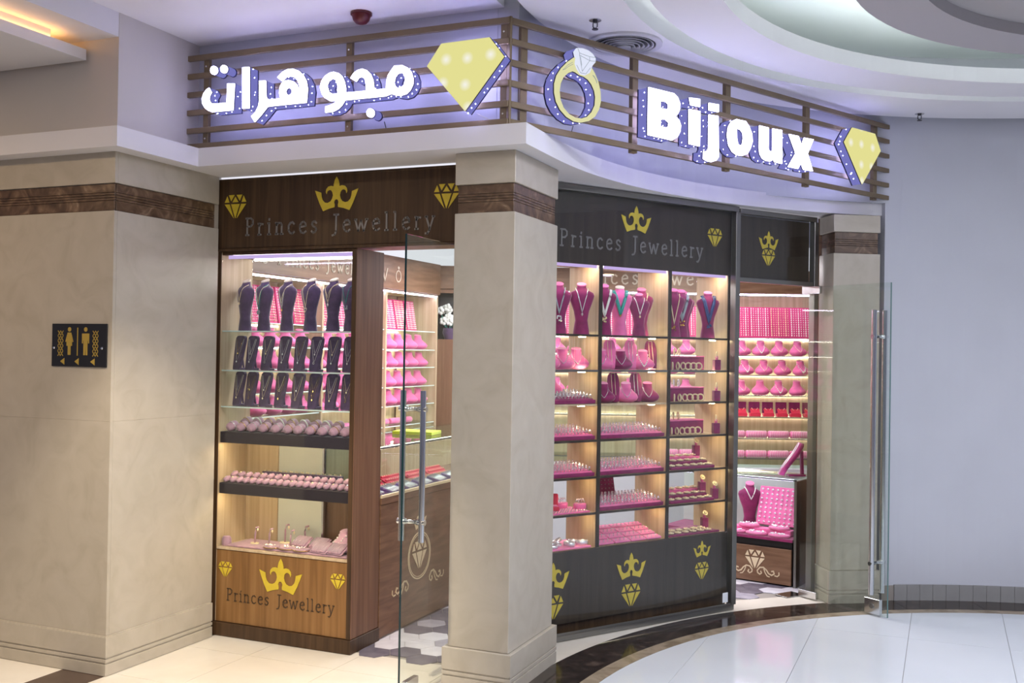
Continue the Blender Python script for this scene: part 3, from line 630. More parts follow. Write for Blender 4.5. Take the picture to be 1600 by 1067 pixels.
channel_letter('sign_dot', 'dotA', mpL, 'glowing round dot, left one of pair above boat-shaped letter', 'dots of the Arabic sign', cat='letter')
channel_letter('sign_dot', 'dotB', mpL, 'glowing round dot, right one of pair above boat-shaped letter', 'dots of the Arabic sign', cat='letter')
channel_letter('sign_dot', 'dotC', mpL, 'single glowing round dot below the looped Arabic letters', 'dots of the Arabic sign', cat='letter')
channel_letter('diamond_sign', 'diaL', mpL, 'yellow glowing diamond light box at the trellis corner', 'yellow diamond light boxes', face='led_yellow', cat='sign')
channel_letter('diamond_sign', 'diaR', mpR, 'yellow glowing diamond light box at the right end after letter x', 'yellow diamond light boxes', face='led_yellow_turned', cat='sign')
for k, lb in (('B', 'glowing white capital letter B on the right sign'), ('i', 'glowing white letter i on the right sign'), ('j', 'glowing white letter j with hooked foot on the right sign'),
              ('o', 'glowing white letter o on the right sign'), ('u', 'glowing white letter u on the right sign'), ('x', 'glowing white letter x at the end of the right sign')):
    channel_letter('sign_letter', k, mpR, lb, 'illuminated Bijoux letters', outers=2 if k in 'ij' else 1)
rg = channel_letter('ring_sign', 'ring', mpR, 'glowing pale yellow finger ring light box with a white gem', None, face='led_ring_face', cat='sign')
ro = rg.location
lmr = lambda u, v, w: tuple(a-b for a, b in zip(mpR(u, v, w), ro))
gm = MB().extr(TR['gem'], -.004, .007, lmr).build('gem_face', 'led_gem_face', rg)
MB().extr(TR['gem'], .0145, .077, lmr, caps=(False, False)).build('gem_side', 'led_side', rg)
MB().extr(TR['gem'], .0775, .085, lmr).build('gem_back', 'navy', rg)
strokes(MB(), TR['gemlines'], .0022, lambda u, v, w: lmr(u, v, -w), .0042, .005).build('facet_lines', 'stone_grey', gm)
for ln in TR['ringlines']: strokes(MB(), [ln], .002, lambda u, v, w: lmr(u, v, -w), .0002, .0012).build('engraved_line', 'stone_grey', rg)
# sign cables
for pts, lb in (([(-2.69, 4.60, 2.885), (-2.692, 4.62, 2.86), (-2.70, 4.64, 2.83), (-2.71, 4.65, 2.82)], 'thin dark cable hanging below the single Arabic dot'),
                ([(-2.16, 4.59, 2.885), (-2.13, 4.62, 2.87), (-2.09, 4.64, 2.85), (-2.05, 4.65, 2.822)], 'thin pale cable hanging below the left yellow diamond'),
                ([tuple(mpR(.40, 2.873, .08)), tuple(mpR(.41, 2.85, .10)), tuple(mpR(.40, 2.83, .12))], 'thin dark cable hanging below the ring sign')):
    tag(MB().tube(pts, .0025, 5).build('sign_cable', 'plaster' if 'pale' in lb else 'rubber_dark'), lb, 'cable', 'sign cables')
# ------------------------------------------------------------------ left shop front: header, cabinet, counter
mpH = lambda u, v, w: (u, 4.926-w, v)
hd = thing('header_panel', (-4.02, 4.93, 2.29), 0, 'dark wood fascia with yellow crown and Princes Jewellery lettering, left entrance', 'fascia', 'dark wood shop fascias')
def lo(m, o): return m.xf(Matrix.Translation((-o.location.x, -o.location.y, -o.location.z)))
lo(MB().cbox(-4.022, -2.33, 4.926, 4.952, 2.292, 2.695, .002), hd).build('board', 'wood_dark', hd)
lo(MB().cbox(-4.026, -4.004, 4.918, 4.954, 2.285, 2.705, .002), hd).build('side_moulding', 'wood_dark', hd)
lo(MB().cbox(-4.003, -2.33, 4.918, 4.954, 2.275, 2.291, .002), hd).build('bottom_moulding', 'wood_dark', hd)
lo(MB().cbox(-4.003, -2.33, 4.922, 4.954, 2.691, 2.704, .002), hd).build('top_moulding', 'wood_dark', hd)
lo(MB().box(-3.99, -2.34, 4.925, 4.938, 2.707, 2.714), hd).build('light_strip', 'panel_light', hd)
lo(crown(MB(), -3.182, 2.586, .285, mpH), hd).build('crown_emblem', 'yellow_paint', hd)
lo(gem(MB(), -3.882, 2.56, .155, mpH), hd).build('diamond_emblem', 'yellow_paint', hd)
lo(gem(MB(), -2.487, 2.558, .15, mpH), hd).build('diamond_emblem', 'yellow_paint', hd)
mpHl = lambda u, v, w: (u+4.02, 4.926-w-4.93, v-2.29)
lettering('Princes Jewellery', -3.803, -2.555, 2.367, .098, mpHl, 'engraving', hd, .003, .0105)
# soffit board between the header and the shop ceiling
struct('trim_2', MB().box(-4.0, -2.33, 4.955, 5.30, 2.295, 2.32), 'wood_side', 'wood soffit board above the left entrance', 'soffit')

cb = thing('display_cabinet', (-4.01, 4.94, 0), 0, 'tall wooden glass-fronted display cabinet of dark velvet stands, left entrance', 'cabinet')
CO = Matrix.Translation((4.01, -4.94, 0))
def cp(name, mat, *b, ch=.0015): return MB().cbox(*b, ch).xf(CO).build(name, mat, cb)
cp('side_panel', 'wood_light', -4.006, -3.988, 4.945, 5.24, .08, 2.275)
cp('side_panel', 'wood_side', -3.078, -3.052, 4.945, 5.245, .08, 2.275)
cp('front_stile', 'wood_dark', -4.012, -3.988, 4.938, 4.9445, .08, 2.275); cp('front_stile', 'wood_dark', -3.080, -3.054, 4.938, 4.9445, .08, 2.275)
cp('toe_kick', 'wood_dark', -4.01, -3.045, 4.93, 5.25, .0, .078)
lp = cp('lower_panel', 'wood_panel', -3.987, -3.081, 4.945, 4.965, .081, .505)
cp('bottom_board', 'wood_light', -3.987, -3.081, 4.94, 5.24, .508, .522)
cp('top_board', 'wood_dark', -3.987, -3.081, 4.945, 5.24, 2.255, 2.275)
mpP = lambda u, v, w: (u+4.01, 4.944-w-4.94, v)
crown(MB(), -3.527, .393, .295, mpP).build('crown_emblem', 'yellow_paint', lp)
gem(MB(), -3.92, .405, .098, mpP).build('diamond_emblem', 'yellow_paint', lp); gem(MB(), -3.14, .41, .096, mpP).build('diamond_emblem', 'yellow_paint', lp)
lettering('Princes Jewellery', -3.905, -3.16, .212, .068, mpP, 'engraving_dark', lp, .002, .006)
for z in (1.806, 1.572, 1.356):
    cp('glass_shelf', 'glass_green', -3.986, -3.082, 4.96, 5.225, z-.008, z, ch=.0005); cp('shelf_edge', 'edge_painted_glow', -3.986, -3.082, 4.9565, 4.9595, z-.008, z, ch=.0005)
cp('velvet_tray', 'velvet_black', -3.986, -3.082, 4.966, 5.225, 1.150, 1.204, ch=.003); cp('tray_front', 'velvet_black', -3.986, -3.082, 4.955, 4.965, 1.138, 1.204, ch=.002)
cp('velvet_tray', 'velvet_black', -3.986, -3.082, 4.966, 5.225, .848, .900, ch=.003); cp('tray_front', 'velvet_black', -3.986, -3.082, 4.955, 4.965, .836, .900, ch=.002)
cp('tray_board', 'glass_green', -3.986, -3.082, 4.966, 5.225, 1.143, 1.149, ch=.0005); cp('tray_board', 'glass_green', -3.986, -3.082, 4.966, 5.225, .841, .847, ch=.0005)
cp('front_glass', 'glass', -3.987, -3.081, 4.946, 4.951, .523, 2.254, ch=.0004)
cp('back_glass', 'glass', -3.987, -3.081, 5.232, 5.237, .523, 2.254, ch=.0004)
cp('back_board', 'wood_light', -3.987, -3.75, 5.21, 5.228, .523, 1.135)
cp('back_door', 'grey_back', -3.748, -3.43, 5.215, 5.228, .523, 1.135)
cp('back_rail', 'chrome', -3.43, -3.416, 5.205, 5.228, .523, 1.135)
cp('light_diffuser', 'diffuser_violet', -3.95, -3.085, 4.956, 4.962, 2.232, 2.253, ch=.001); cp('light_strip', 'led_strip_violet', -3.93, -3.085, 4.966, 4.978, 2.243, 2.252, ch=.001)
cp('light_strip', 'led_strip_white', -3.95, -3.085, 5.20, 5.212, 2.243, 2.252, ch=.001)
cp('light_strip', 'led_strip_warm', -3.96, -3.085, 4.968, 4.978, 1.1385, 1.1425, ch=.001)
cp('light_strip', 'led_strip_warm', -3.96, -3.085, 4.968, 4.978, .8365, .8405, ch=.001)
# counter with glass case running into the shop
ct = thing('shop_counter', (-3.05, 5.252, 0), 0, 'long wooden counter with glass case and pale crest inside left entrance', 'counter', 'shop counters')
def kp(name, mat, x0, x1, y0, y1, z0, z1, ch=.0015, par=None): return MB().cbox(x0, x1, y0, y1, z0, z1, ch).build(name, mat, par or ct)
fp = kp('front_panel', 'wood_counter', -.025, 0, 0, 2.0, .012, .79)
kp('end_panel', 'wood_side', -.5, -.026, 0, .02, .012, .79); kp('deck', 'wood_counter', -.5, .004, 0, 2.0, .792, .83)
kp('case_sill', 'gold_pale', -.004, .006, 0, 2.0, .831, .85)
kp('front_glass', 'glass', -.004, .001, .004, 2.0, .851, 1.12, .0004); kp('end_glass', 'glass_green', -.5, -.006, 0, .005, .831, 1.12, .0004)
kp('top_glass', 'glass_green', -.5, .004, 0, 2.0, 1.132, 1.142, .0005); kp('top_rail', 'black', -.008, .005, 0, 2.0, 1.121, 1.131)
kp('light_strip', 'led_strip_white', -.03, -.015, .02, 1.98, 1.122, 1.130, .001)
kp('case_back', 'wood_light', -.5, -.485, .006, 2.0, .831, 1.13)
mpC = lambda u, v, w: (w+.0005, u, v)
U0, V0 = .49, .415
m = MB()
for ra, rb in ((.150, .142), (.135, .131)):
    m.extr([[(U0+ra*math.cos(t), V0+ra*1.0*math.sin(t)) for t in [i*PI/16 for i in range(32)]], [(U0+rb*math.cos(t), V0+rb*math.sin(t)) for t in [i*PI/16 for i in range(32)]]], 0, .002, mpC)
m.build('crest_ring', 'cream_inlay', fp)
gem(MB(), U0, V0+.03, .19, mpC, .002).build('diamond_emblem', 'cream_inlay', fp)
crown(MB(), U0, V0+.225, .17, mpC, .002).build('crown_emblem', 'cream_inlay', fp)
scroll(MB(), U0-.14, V0-.16, .20, -1, mpC, .002).build('scroll_ornament', 'cream_inlay', fp); scroll(MB(), U0+.14, V0-.16, .20, 1, mpC, .002).build('scroll_ornament', 'cream_inlay', fp)
# ------------------------------------------------------------------ right shop front
GAX, GAY, GBX, GBY, GDX, GDY = -2.13, 5.64, -1.312, 6.938, -0.87, 7.58
GANG = math.atan2(GBY-GAY, GBX-GAX); GL1 = math.hypot(GBX-GAX, GBY-GAY)
DANG = math.atan2(GDY-GBY, GDX-GBX); GL2 = math.hypot(GDX-GBX, GDY-GBY)
sw = thing('shop_window', (GAX, GAY, 0), GANG, 'large framed glass shop window between the two pillars', 'window')
def wp(name, mat, x0, x1, y0, y1, z0, z1, ch=.002, par=None): return MB().cbox(x0, x1, y0, y1, z0, z1, ch).build(name, mat, par or sw)
wp('bottom_rail', 'frame_metal', -.25, GL1+.01, -.012, .03, 0, .035); wp('top_rail', 'frame_metal', -.25, GL1+.01, -.015, .03, 2.672, 2.708)
wp('bottom_bead', 'frame_metal', -.25, GL1-.025, -.016, -.0125, .036, .05, .001)
wp('post', 'frame_metal', GL1-.022, GL1+.02, -.02, .03, .036, 2.671)
wp('pane', 'glass', -.25, GL1-.023, 0, .008, .036, 2.671, .0005)
wp('sticker', 'sticker', GL1-.09, GL1-.04, -.003, -.001, .055, .12, .0005)
tn = thing('door_transom', (GBX, GBY, 0), DANG, 'metal door frame with dark crown panel above the open glass door', 'frame')
def dp(name, mat, x0, x1, y0, y1, z0, z1, ch=.002, par=None): return MB().cbox(x0, x1, y0, y1, z0, z1, ch).build(name, mat, par or tn)
dp('top_rail', 'frame_metal', .022, GL2, -.015, .03, 2.665, 2.70); dp('transom_rail', 'frame_metal', .022, GL2-.032, -.012, .03, 2.205, 2.235)
dp('jamb', 'frame_metal', GL2-.03, GL2+.012, -.02, .03, .0, 2.664); dp('transom_pane', 'glass', .024, GL2-.032, 0, .006, 2.236, 2.664, .0005)
sg = dp('sign_board', 'wood_grey', .024, GL2-.032, .03, .05, 2.236, 2.664)
mpT = lambda u, v, w: (u, .0295-w, v)
crown(MB(), .335, 2.51, .19, mpT).build('crown_emblem', 'yellow_paint', sg); gem(MB(), .335, 2.405, .125, mpT).build('diamond_emblem', 'yellow_paint', sg)
# open glass doors
def glass_door(loc, ang, wd, h, label, hs, hz0, hz1, clamps, hr, edge):
    d = thing('glass_door', loc, ang, label, 'door', 'frameless glass doors')
    MB().cbox(0, wd, -.005, .005, .01, h, .0006).build('pane', 'glass_door', d)
    MB().cbox(wd+.0005, wd+.004, -.005, .005, .01, h, .0006).build('polished_edge', edge, d)
    MB().cbox(0, .16, -.014, .014, .006, .055, .002).build('bottom_patch', 'chrome', d); MB().cbox(0, .16, -.014, .014, h-.05, h+.004, .002).build('top_patch', 'chrome', d)
    lk = MB().cbox(wd-.17, wd-.05, -.014, .014, .015, .115, .002).build('corner_lock', 'chrome', d)
    MB().loft([(-.02, .016, .016, 0), (.02, .016, .016, 0)], 14).xf(Matrix.Translation((wd-.11, 0, .065)) @ Matrix.Rotation(PI/2, 4, 'X')).build('lock_barrel', 'frame_metal', lk)
    for s in (-1, 1):
        hb = MB().loft([(hz0, hr, hr, 0), (hz1, hr, hr, 0)], 14).xf(Matrix.Translation((hs, s*.055, 0))).build('pull_bar', 'chrome', d)
    for z in clamps:
        MB().loft([(-.075, .014, .014, 0), (-.03, .014, .014, 0), (-.028, .010, .010, 0), (.028, .010, .010, 0), (.03, .014, .014, 0), (.075, .014, .014, 0)], 12).xf(Matrix.Translation((hs, 0, z)) @ Matrix.Rotation(PI/2, 4, 'X')).build('bar_clamp', 'chrome', d)
    return d
glass_door((-0.948, 7.545, 0), math.atan2(7.163-7.57, -.328+.93), .735, 2.20, 'frameless glass door standing open in front of narrow right pillar', .65, .15, 2.02, (.355, 1.845), .018, 'glass_edge_teal')
glass_door((-2.376, 5.10, 0), -PI/2, .81, 2.26, 'frameless glass door standing open edge-on at left entrance', .715, .78, 1.51, (.875, 1.42), .015, 'glass_edge')
# floor spring plate in front of the right door
tag(MB().cbox(-.06, .06, -.09, .09, 0.0012, .004, .001).build('floor_spring_plate', 'chrome', None, (-1.02, 7.55, 0), -.6), 'small square steel floor plate below the right door hinge', 'plate')
# display wall behind the window
dw = thing('display_wall', (GAX-.06*math.sin(GANG), GAY+.06*math.cos(GANG), 0), GANG, 'wooden display wall of three shelf bays behind the shop window', 'display')
DWM = Matrix.Translation(dw.location) @ Matrix.Rotation(GANG, 4, 'Z')
def rp(name, mat, x0, x1, y0, y1, z0, z1, ch=.0015, par=None): return MB().cbox(x0, x1, y0, y1, z0, z1, ch).build(name, mat, par or dw)
SH = [2.245, 1.82, 1.604, 1.395, 1.175, .95, .73, .515]
DIV = [-.16, .405, .985, 1.535]
hb = rp('header_board', 'wood_grey', -.18, 1.555, -.012, .01, 2.246, 2.69)
lb_ = rp('lower_board', 'wood_grey', -.18, 1.555, -.012, .01, .085, .512); rp('toe_kick', 'wood_dark', -.18, 1.555, .02, .04, .0, .084)
rp('top_board', 'wood_light', -.15, 1.53, .011, .30, 2.25, 2.27)
for k, s in enumerate(DIV):
    rp('divider', 'wood_light', s-.011, s+.011, .004, .30, .515, 2.249); rp('divider_edge', 'wood_grey', s-.013, s+.013, -.006, .0035, .515, 2.249)
for b in range(3):
    s0, s1 = DIV[b]+.0115, DIV[b+1]-.0115
    for k, z in enumerate(SH[1:]):
        rp('shelf', 'glass_green' if k < 2 else 'wood_light', s0, s1, .004, .29, z-.012, z-.001, .0008)
        if k != 2 or b == 2: rp('shelf_edge', 'wood_grey' if k != 1 else 'frame_metal', s0, s1, -.004, .0035, z-.013, z, .0008)
        if k < 6:
            rp('spot_lamp', 'led_strip_warm', s1-.10, s1-.06, .05, .075, z-.018, z-.0125, .001)
    rp('back_glass', 'glass', s0, s1, .294, .298, .515, 2.249, .0004)
    rp('light_diffuser', 'diffuser_violet', s0+.02, s1-.01, .012, .017, 2.228, 2.2495, .001); rp('light_strip', 'led_strip_violet', s0+.02, s1-.01, .020, .032, 2.238, 2.2495, .001)
    rp('spot_lamp', 'led_strip_warm', s1-.10, s1-.04, .06, .09, 2.243, 2.2495, .001)
mpW = lambda u, v, w: (u, -.0125-w, v)
crown(MB(), .675, 2.556, .25, mpW).build('crown_emblem', 'yellow_paint', hb); gem(MB(), 1.375, 2.51, .135, mpW).build('diamond_emblem', 'yellow_paint', hb)
lettering('Princes Jewellery', .075, 1.265, 2.347, .097, mpW, 'engraving', hb, .003, .0105)
for u, wc, zc, wg, zg in ((.675, .24, .378, .155, .212), (1.295, .155, .423, .125, .293), (.06, .24, .378, .155, .212)):
    crown(MB(), u, zc, wc, mpW).build('crown_emblem', 'yellow_paint', lb_); gem(MB(), u, zg, wg, mpW).build('diamond_emblem', 'yellow_paint', lb_)
# ------------------------------------------------------------------ merchandise prototypes (meshes are shared by all copies)
BUST = [(0,.050,.036,0),(.03,.047,.034,0),(.085,.038,.029,0),(.14,.047,.034,0),(.19,.066,.040,0),(.232,.079,.041,0),(.250,.073,.037,0),(.264,.047,.032,.002),(.272,.033,.027,.003),(.288,.028,.023,.005),(.296,.028,.022,.006)]
def bust_front(z, secs=BUST):
    for (a, w0, d0, y0), (b, w1, d1, y1) in zip(secs[:-1], secs[1:]):
        if a <= z <= b:
            t = (z-a)/(b-a); return (w0+(w1-w0)*t, d0+(d1-d0)*t, y0+(y1-y0)*t)
    return secs[-1][1:]
def on_bust(x, z, off=.004):
    w_, d, y = bust_front(z); q = max(0, 1-(x/(w_+.0005))**2)
    return (x, y-d*math.sqrt(q)-off, z)
def bust(vm, cap): return [('body', MB().loft(BUST, 14).mesh('body', vm)), ('neck_cap', MB().loft([(-.006,.027,.023,0),(.001,.030,.026,0),(.005,.028,.024,0)], 14).xf(Matrix.Translation((0, .005, .3005)) @ Matrix.Rotation(.50, 4, 'X')).mesh('neck_cap', cap))]
bust_dark = bust('velvet_dark', 'cream_cap'); bust_magenta = bust('velvet_magenta', 'velvet_rose'); bust_pink = bust('velvet_pink', 'cream_cap')
def vchain(zb, xw=.030, zt=.278, r=.0016, sag=1.0, n=9):
    pts = []
    for i in range(2*n+1):
        t = (i-n)/n; z = zb+(zt-zb)*(abs(t)**sag); pts.append(on_bust(xw*t*(1.12 if abs(t) > .75 else 1.15), z, .004))
    return pts
def necklace(zb, mat, r=.0016, pend=None, pm='gold', sag=1.0, xw=.032):
    pr = [('chain', MB().tube(vchain(zb, xw=xw, sag=sag), r, 5).mesh('chain', mat))]
    x, y, z = on_bust(0, zb, .006)
    if pend == 'drop': pr.append(('pendant', MB().oct((x, y, z-.010), .007, 1.7).mesh('pendant', pm)))
    if pend == 'disc': pr.append(('pendant', MB().loft([(-.003,.013,.013,0),(.003,.013,.013,0)], 12).xf(Matrix.Translation((x, y-.002, z-.014)) @ Matrix.Rotation(PI/2, 4, 'X')).mesh('pendant', pm)))
    if pend == 'heart': pr.append(('pendant', MB().tube([(x+.011*math.sin(t)**3*1.1, y-.001, z-.014+.0009*(13*math.cos(t)-5*math.cos(2*t)-2*math.cos(3*t)-math.cos(4*t))) for t in [i*PI/9 for i in range(18)]], .0016, 5, closed=True).mesh('pendant', pm)))
    if pend == 'cluster':
        m = MB()
        for i in range(9): m.oct((x+random.uniform(-.014,.014), y-.003, z-.012-random.uniform(0,.03)), .006, 1.2)
        pr.append(('pendant', m.mesh('pendant', pm)))
    return pr
def beads(zb, mat, r=.0042, sag=.8, xw=.034, n=15):
    m = MB()
    for x, y, z in vchain(zb, xw=xw, sag=sag, n=n): m.ball((x, y-.001, z), r, 1, 6, 4)
    return m
# tapered slab stand with rounded shoulders
def stand_poly(h=.205, b=.034, t=.047):
    return [(-b+.006,0),(b-.006,0),(b,.006),(t,h-.03),(t-.003,h-.012),(t-.014,h-.002),(t-.03,h),(-t+.03,h),(-t+.014,h-.002),(-t+.003,h-.012),(-t,h-.03),(-b,.006)]
STM = lambda u, v, w: (u, w-.010+v*.16, v)
stand_p = [('board', MB().extr([stand_poly()], 0, .016, STM).mesh('board', 'velvet_dark')), ('foot', MB().cbox(-.026,.026,.006,.05,0,.012,.002).mesh('foot', 'velvet_dark')), ('strut', MB().extr([[(.045,.006),(.05,.012),(.028,.12),(.024,.11)]], -.006, .006, lambda u, v, w: (w, u, v)).mesh('strut', 'velvet_dark'))]
def stand_chain(zb, xt=.035, r=.0011, mat='gold', pend='oct'):
    P = [STM(-xt, .185, -.0025), STM(-xt*.5, zb+(.185-zb)*.42, -.0025), STM(-.004, zb+.004, -.0025), STM(.004, zb+.004, -.0025), STM(xt*.5, zb+(.185-zb)*.42, -.0025), STM(xt, .185, -.0025)]
    pr = [('chain', MB().tube(P, r, 4).mesh('chain', mat))]
    q = STM(0, zb-.006, -.005)
    if pend == 'oct': pr.append(('pendant', MB().oct(q, .0055, 1.5).mesh('pendant', mat)))
    if pend == 'ring': pr.append(('pendant', MB().tube([(q[0]+.0065*math.cos(t), q[1], q[2]+.0065*math.sin(t)) for t in [i*PI/6 for i in range(12)]], .0014, 4, True).mesh('pendant', mat)))
    return pr
# cushion roll and bracelet
def cushion(vm, L=.070, r=.030):
    secs = [(-.5*L, r*.45, r*.40, 0), (-.44*L, r*.80, r*.72, 0), (-.2*L, r, r*.9, 0), (.2*L, r, r*.9, 0), (.44*L, r*.80, r*.72, 0), (.5*L, r*.45, r*.40, 0)]
    M = Matrix.Translation((0, 0, r*.9)) @ Matrix.Rotation(-PI/2, 4, 'X')
    return MB().loft(secs, 12).xf(M)
cush_m = [('cushion', cushion('velvet_mauve').mesh('cushion', 'velvet_mauve'))]
def bracelet(kind):
    P = [(.0315*math.cos(t), 0, .027+.0295*math.sin(t)) for t in [i*PI/10 for i in range(20)]]
    if kind == 'beads':
        m = MB()
        for p in P: m.ball(p, .0052, 1, 6, 4)
        return [('bracelet', m.mesh('bracelet', 'pearl'))]
    return [('bracelet', MB().tube(P, .0022, 5, True).mesh('bracelet', 'silver' if kind == 'silver' else 'gold'))]
br = {k: bracelet(k) for k in ('beads', 'silver', 'gold')}
ring_m = {}
def ring_mesh(metal, stone, name='ring'):
    m = MB().tube([(.0085*math.cos(t), 0, .0085+.0085*math.sin(t)) for t in [i*PI/5 for i in range(10)]], .0015, 4, True).oct((0, 0, .0205), .0072, .9)
    return m
ring_silver = ring_mesh('silver', '').mesh('ring', 'silver'); ring_gold = ring_mesh('gold', '').mesh('ring', 'gold_pale')
# neck forms
NECK = [(0,.040,.030,.006),(.012,.062,.045,-.004),(.030,.070,.050,-.010),(.048,.062,.043,-.004),(.064,.044,.034,.006),(.078,.032,.028,.012),(.098,.028,.025,.016),(.106,.029,.026,.017)]
def neckform(vm, cap='velvet_rose'): return [('body', MB().loft(NECK, 14).mesh('body', vm)), ('neck_cap', MB().loft([(-.004,.026,.023,0),(.001,.029,.026,0),(.004,.027,.024,0)], 12).xf(Matrix.Translation((0, .017, .108)) @ Matrix.Rotation(.35, 4, 'X')).mesh('neck_cap', cap))]
neck_pink = neckform('velvet_pink'); neck_mag = neckform('velvet_magenta', 'velvet_pink'); neck_mauve = neckform('velvet_mauve', 'velvet_mauve')
def neck_chain(zb=.03, r=.0016, mat='gold_pale', xw=.036):
    pts = []
    for i in range(15):
        t = (i-7)/7; z = zb+(.085-zb)*abs(t)**1.3
        for (a, w0, d0, y0), (b, w1, d1, y1) in zip(NECK[:-1], NECK[1:]):
            if a <= z <= b:
                k = (z-a)/(b-a); W = w0+(w1-w0)*k; D = d0+(d1-d0)*k; Y = y0+(y1-y0)*k
        x = xw*t if abs(t) < .8 else xw*t*.82
        x = max(-W*.98, min(W*.98, x)); pts.append((x, Y-D*math.sqrt(max(0, 1-(x/W)**2))-.003, z))
    return pts
nchain = {m: [('chain', MB().tube(neck_chain(mat=m), .0016, 5).mesh('chain', m))] for m in ('gold_pale', 'silver')}
mpearl = MB()
for p in neck_chain(.02): mpearl.ball(p, .0045, 1, 6, 4)
npearl = [('pearls', mpearl.mesh('pearls', 'pearl'))]
# curved tongue stand (swooping ramp)
def tongue(vm, h=.165, wd=.03):
    n = 9; vs = []; fs = []
    for i in range(n):
        t = i/(n-1); y = -.075*(1-t)**1.8+.03*t; z = .008+h*t**.72; ww = wd*(.85+.35*math.sin(PI*t))*(1 if t < .95 else .8)
        vs += [(-ww, y, z), (ww, y, z), (ww, y+.02, z-.004), (-ww, y+.02, z-.004)]
    for i in range(n-1):
        for q in range(4): fs.append((i*4+q, i*4+(q+1) % 4, i*4+4+(q+1) % 4, i*4+4+q))
    fs += [(0,1,2,3), tuple(range((n-1)*4, n*4))]
    return [('ramp', MB().add(vs, fs, True).mesh('ramp', vm)), ('foot', MB().cbox(-.024,.024,-.03,.06,0,.01,.002).mesh('foot', vm)), ('prop', MB().extr([[(.04,.008),(.055,.008),(.048,h*.8),(.036,h*.8)]], -.01, .01, lambda u, v, w: (w, u, v)).mesh('prop', vm))]
tongue_pink = tongue('velvet_pink'); tongue_mag = tongue('velvet_magenta')
def tchain(mat):
    P = []
    for i in range(9):
        t = .12+.85*i/8; P.append((.010, -.075*(1-t)**1.8+.03*t-.003, .008+.165*t**.72+.001))
    return MB().tube(P+[(-x, y, z) for x, y, z in reversed(P)], .0015, 4)
tch = {m: [('chain', tchain(m).mesh('chain', m))] for m in ('gold_pale', 'silver')}
# ------------------------------------------------------------------ left cabinet, top shelf: six dark busts
bx = [-3.908, -3.770, -3.605, -3.44, -3.285, -3.165]
NK = [(.175, 'gold_pale', 'drop', 'gold_pale', 'gold chain with small drop pendant'), (.125, 'turquoise', 'disc', 'stone_grey', 'turquoise bead string with grey disc pendant'), (.135, 'pearl', 'drop', 'gold', 'pale pearl string with oval gold pendant'),
      (.140, 'gold_pale', 'heart', 'gold_pale', 'gold chain with open heart pendant'), (.165, 'gold_pale', 'drop', 'pearl', 'double gold chain with bar pendant'), (.16, 'turquoise', 'cluster', 'stone_grey', 'green stone chain with cluster pendant')]
for i, x in enumerate(bx):
    rz = -.38+.03*i
    place(bust_dark, 'necklace_bust', (x, 5.07, 1.8065), rz, f'dark purple velvet bust, {ordn(i)} from left on top glass shelf', 'bust', 'dark velvet busts on the top shelf')
    zb, cm, pk, pm, ds = NK[i]
    place(necklace(zb, cm, .0019, pk, pm), 'necklace', (x, 5.07, 1.8065), rz, f'{ds} on {ordn(i)} dark bust', 'necklace', 'necklaces on the dark busts')
    if i in (1, 2, 4): place([('chain', MB().tube(vchain(zb+.03, xw=.040, sag=.75), .0016, 5).mesh('chain', 'gold_pale'))], 'necklace', (x, 5.068, 1.8065), rz, f'second shorter chain worn on {ordn(i)} dark bust', 'necklace', 'necklaces on the dark busts')
r2 = [-3.937, -3.845, -3.733, -3.612, -3.499, -3.388, -3.269, -3.161]; r3 = [-3.935, -3.845, -3.742, -3.632, -3.512, -3.396, -3.277, -3.169]
PD = ['gold', 'silver', 'gold_pale', 'pearl']
sc1 = {(m, k): stand_chain(.105, .030, mat=m, pend=k) for m in PD for k in ('oct', 'ring')}; sc2 = {(m, k): stand_chain(.055, .040, mat=m, pend=k) for m in PD for k in ('oct', 'ring')}
for row, (zs, xs_, sn) in enumerate(((1.5725, r2, 'second glass shelf'), (1.3565, r3, 'third glass shelf'))):
    for i, x in enumerate(xs_):
        rz = -.30+.02*i; L = (x, 5.04, zs)
        place(stand_p, 'necklace_stand', L, rz, f'tapered dark velvet necklace stand, {ordn(i)} from left on {sn}', 'stand', 'dark necklace stands on '+sn)
        k1 = ('gold', ['oct', 'ring', 'oct'][(i+row) % 3]) if False else (PD[(i*3+row) % 4], ['oct', 'ring', 'oct'][(i+row) % 3])
        k2 = (PD[(i*2+1+row) % 4], ['oct', 'oct', 'ring'][(i+row) % 3])
        place(sc1[k1], 'pendant_necklace', L, rz, f'upper short pendant chain on {ordn(i)} stand of {sn}', 'necklace', 'pendant chains on '+sn)
        place(sc2[k2], 'pendant_necklace', L, rz, f'lower long pendant chain on {ordn(i)} stand of {sn}', 'necklace', 'pendant chains on '+sn)
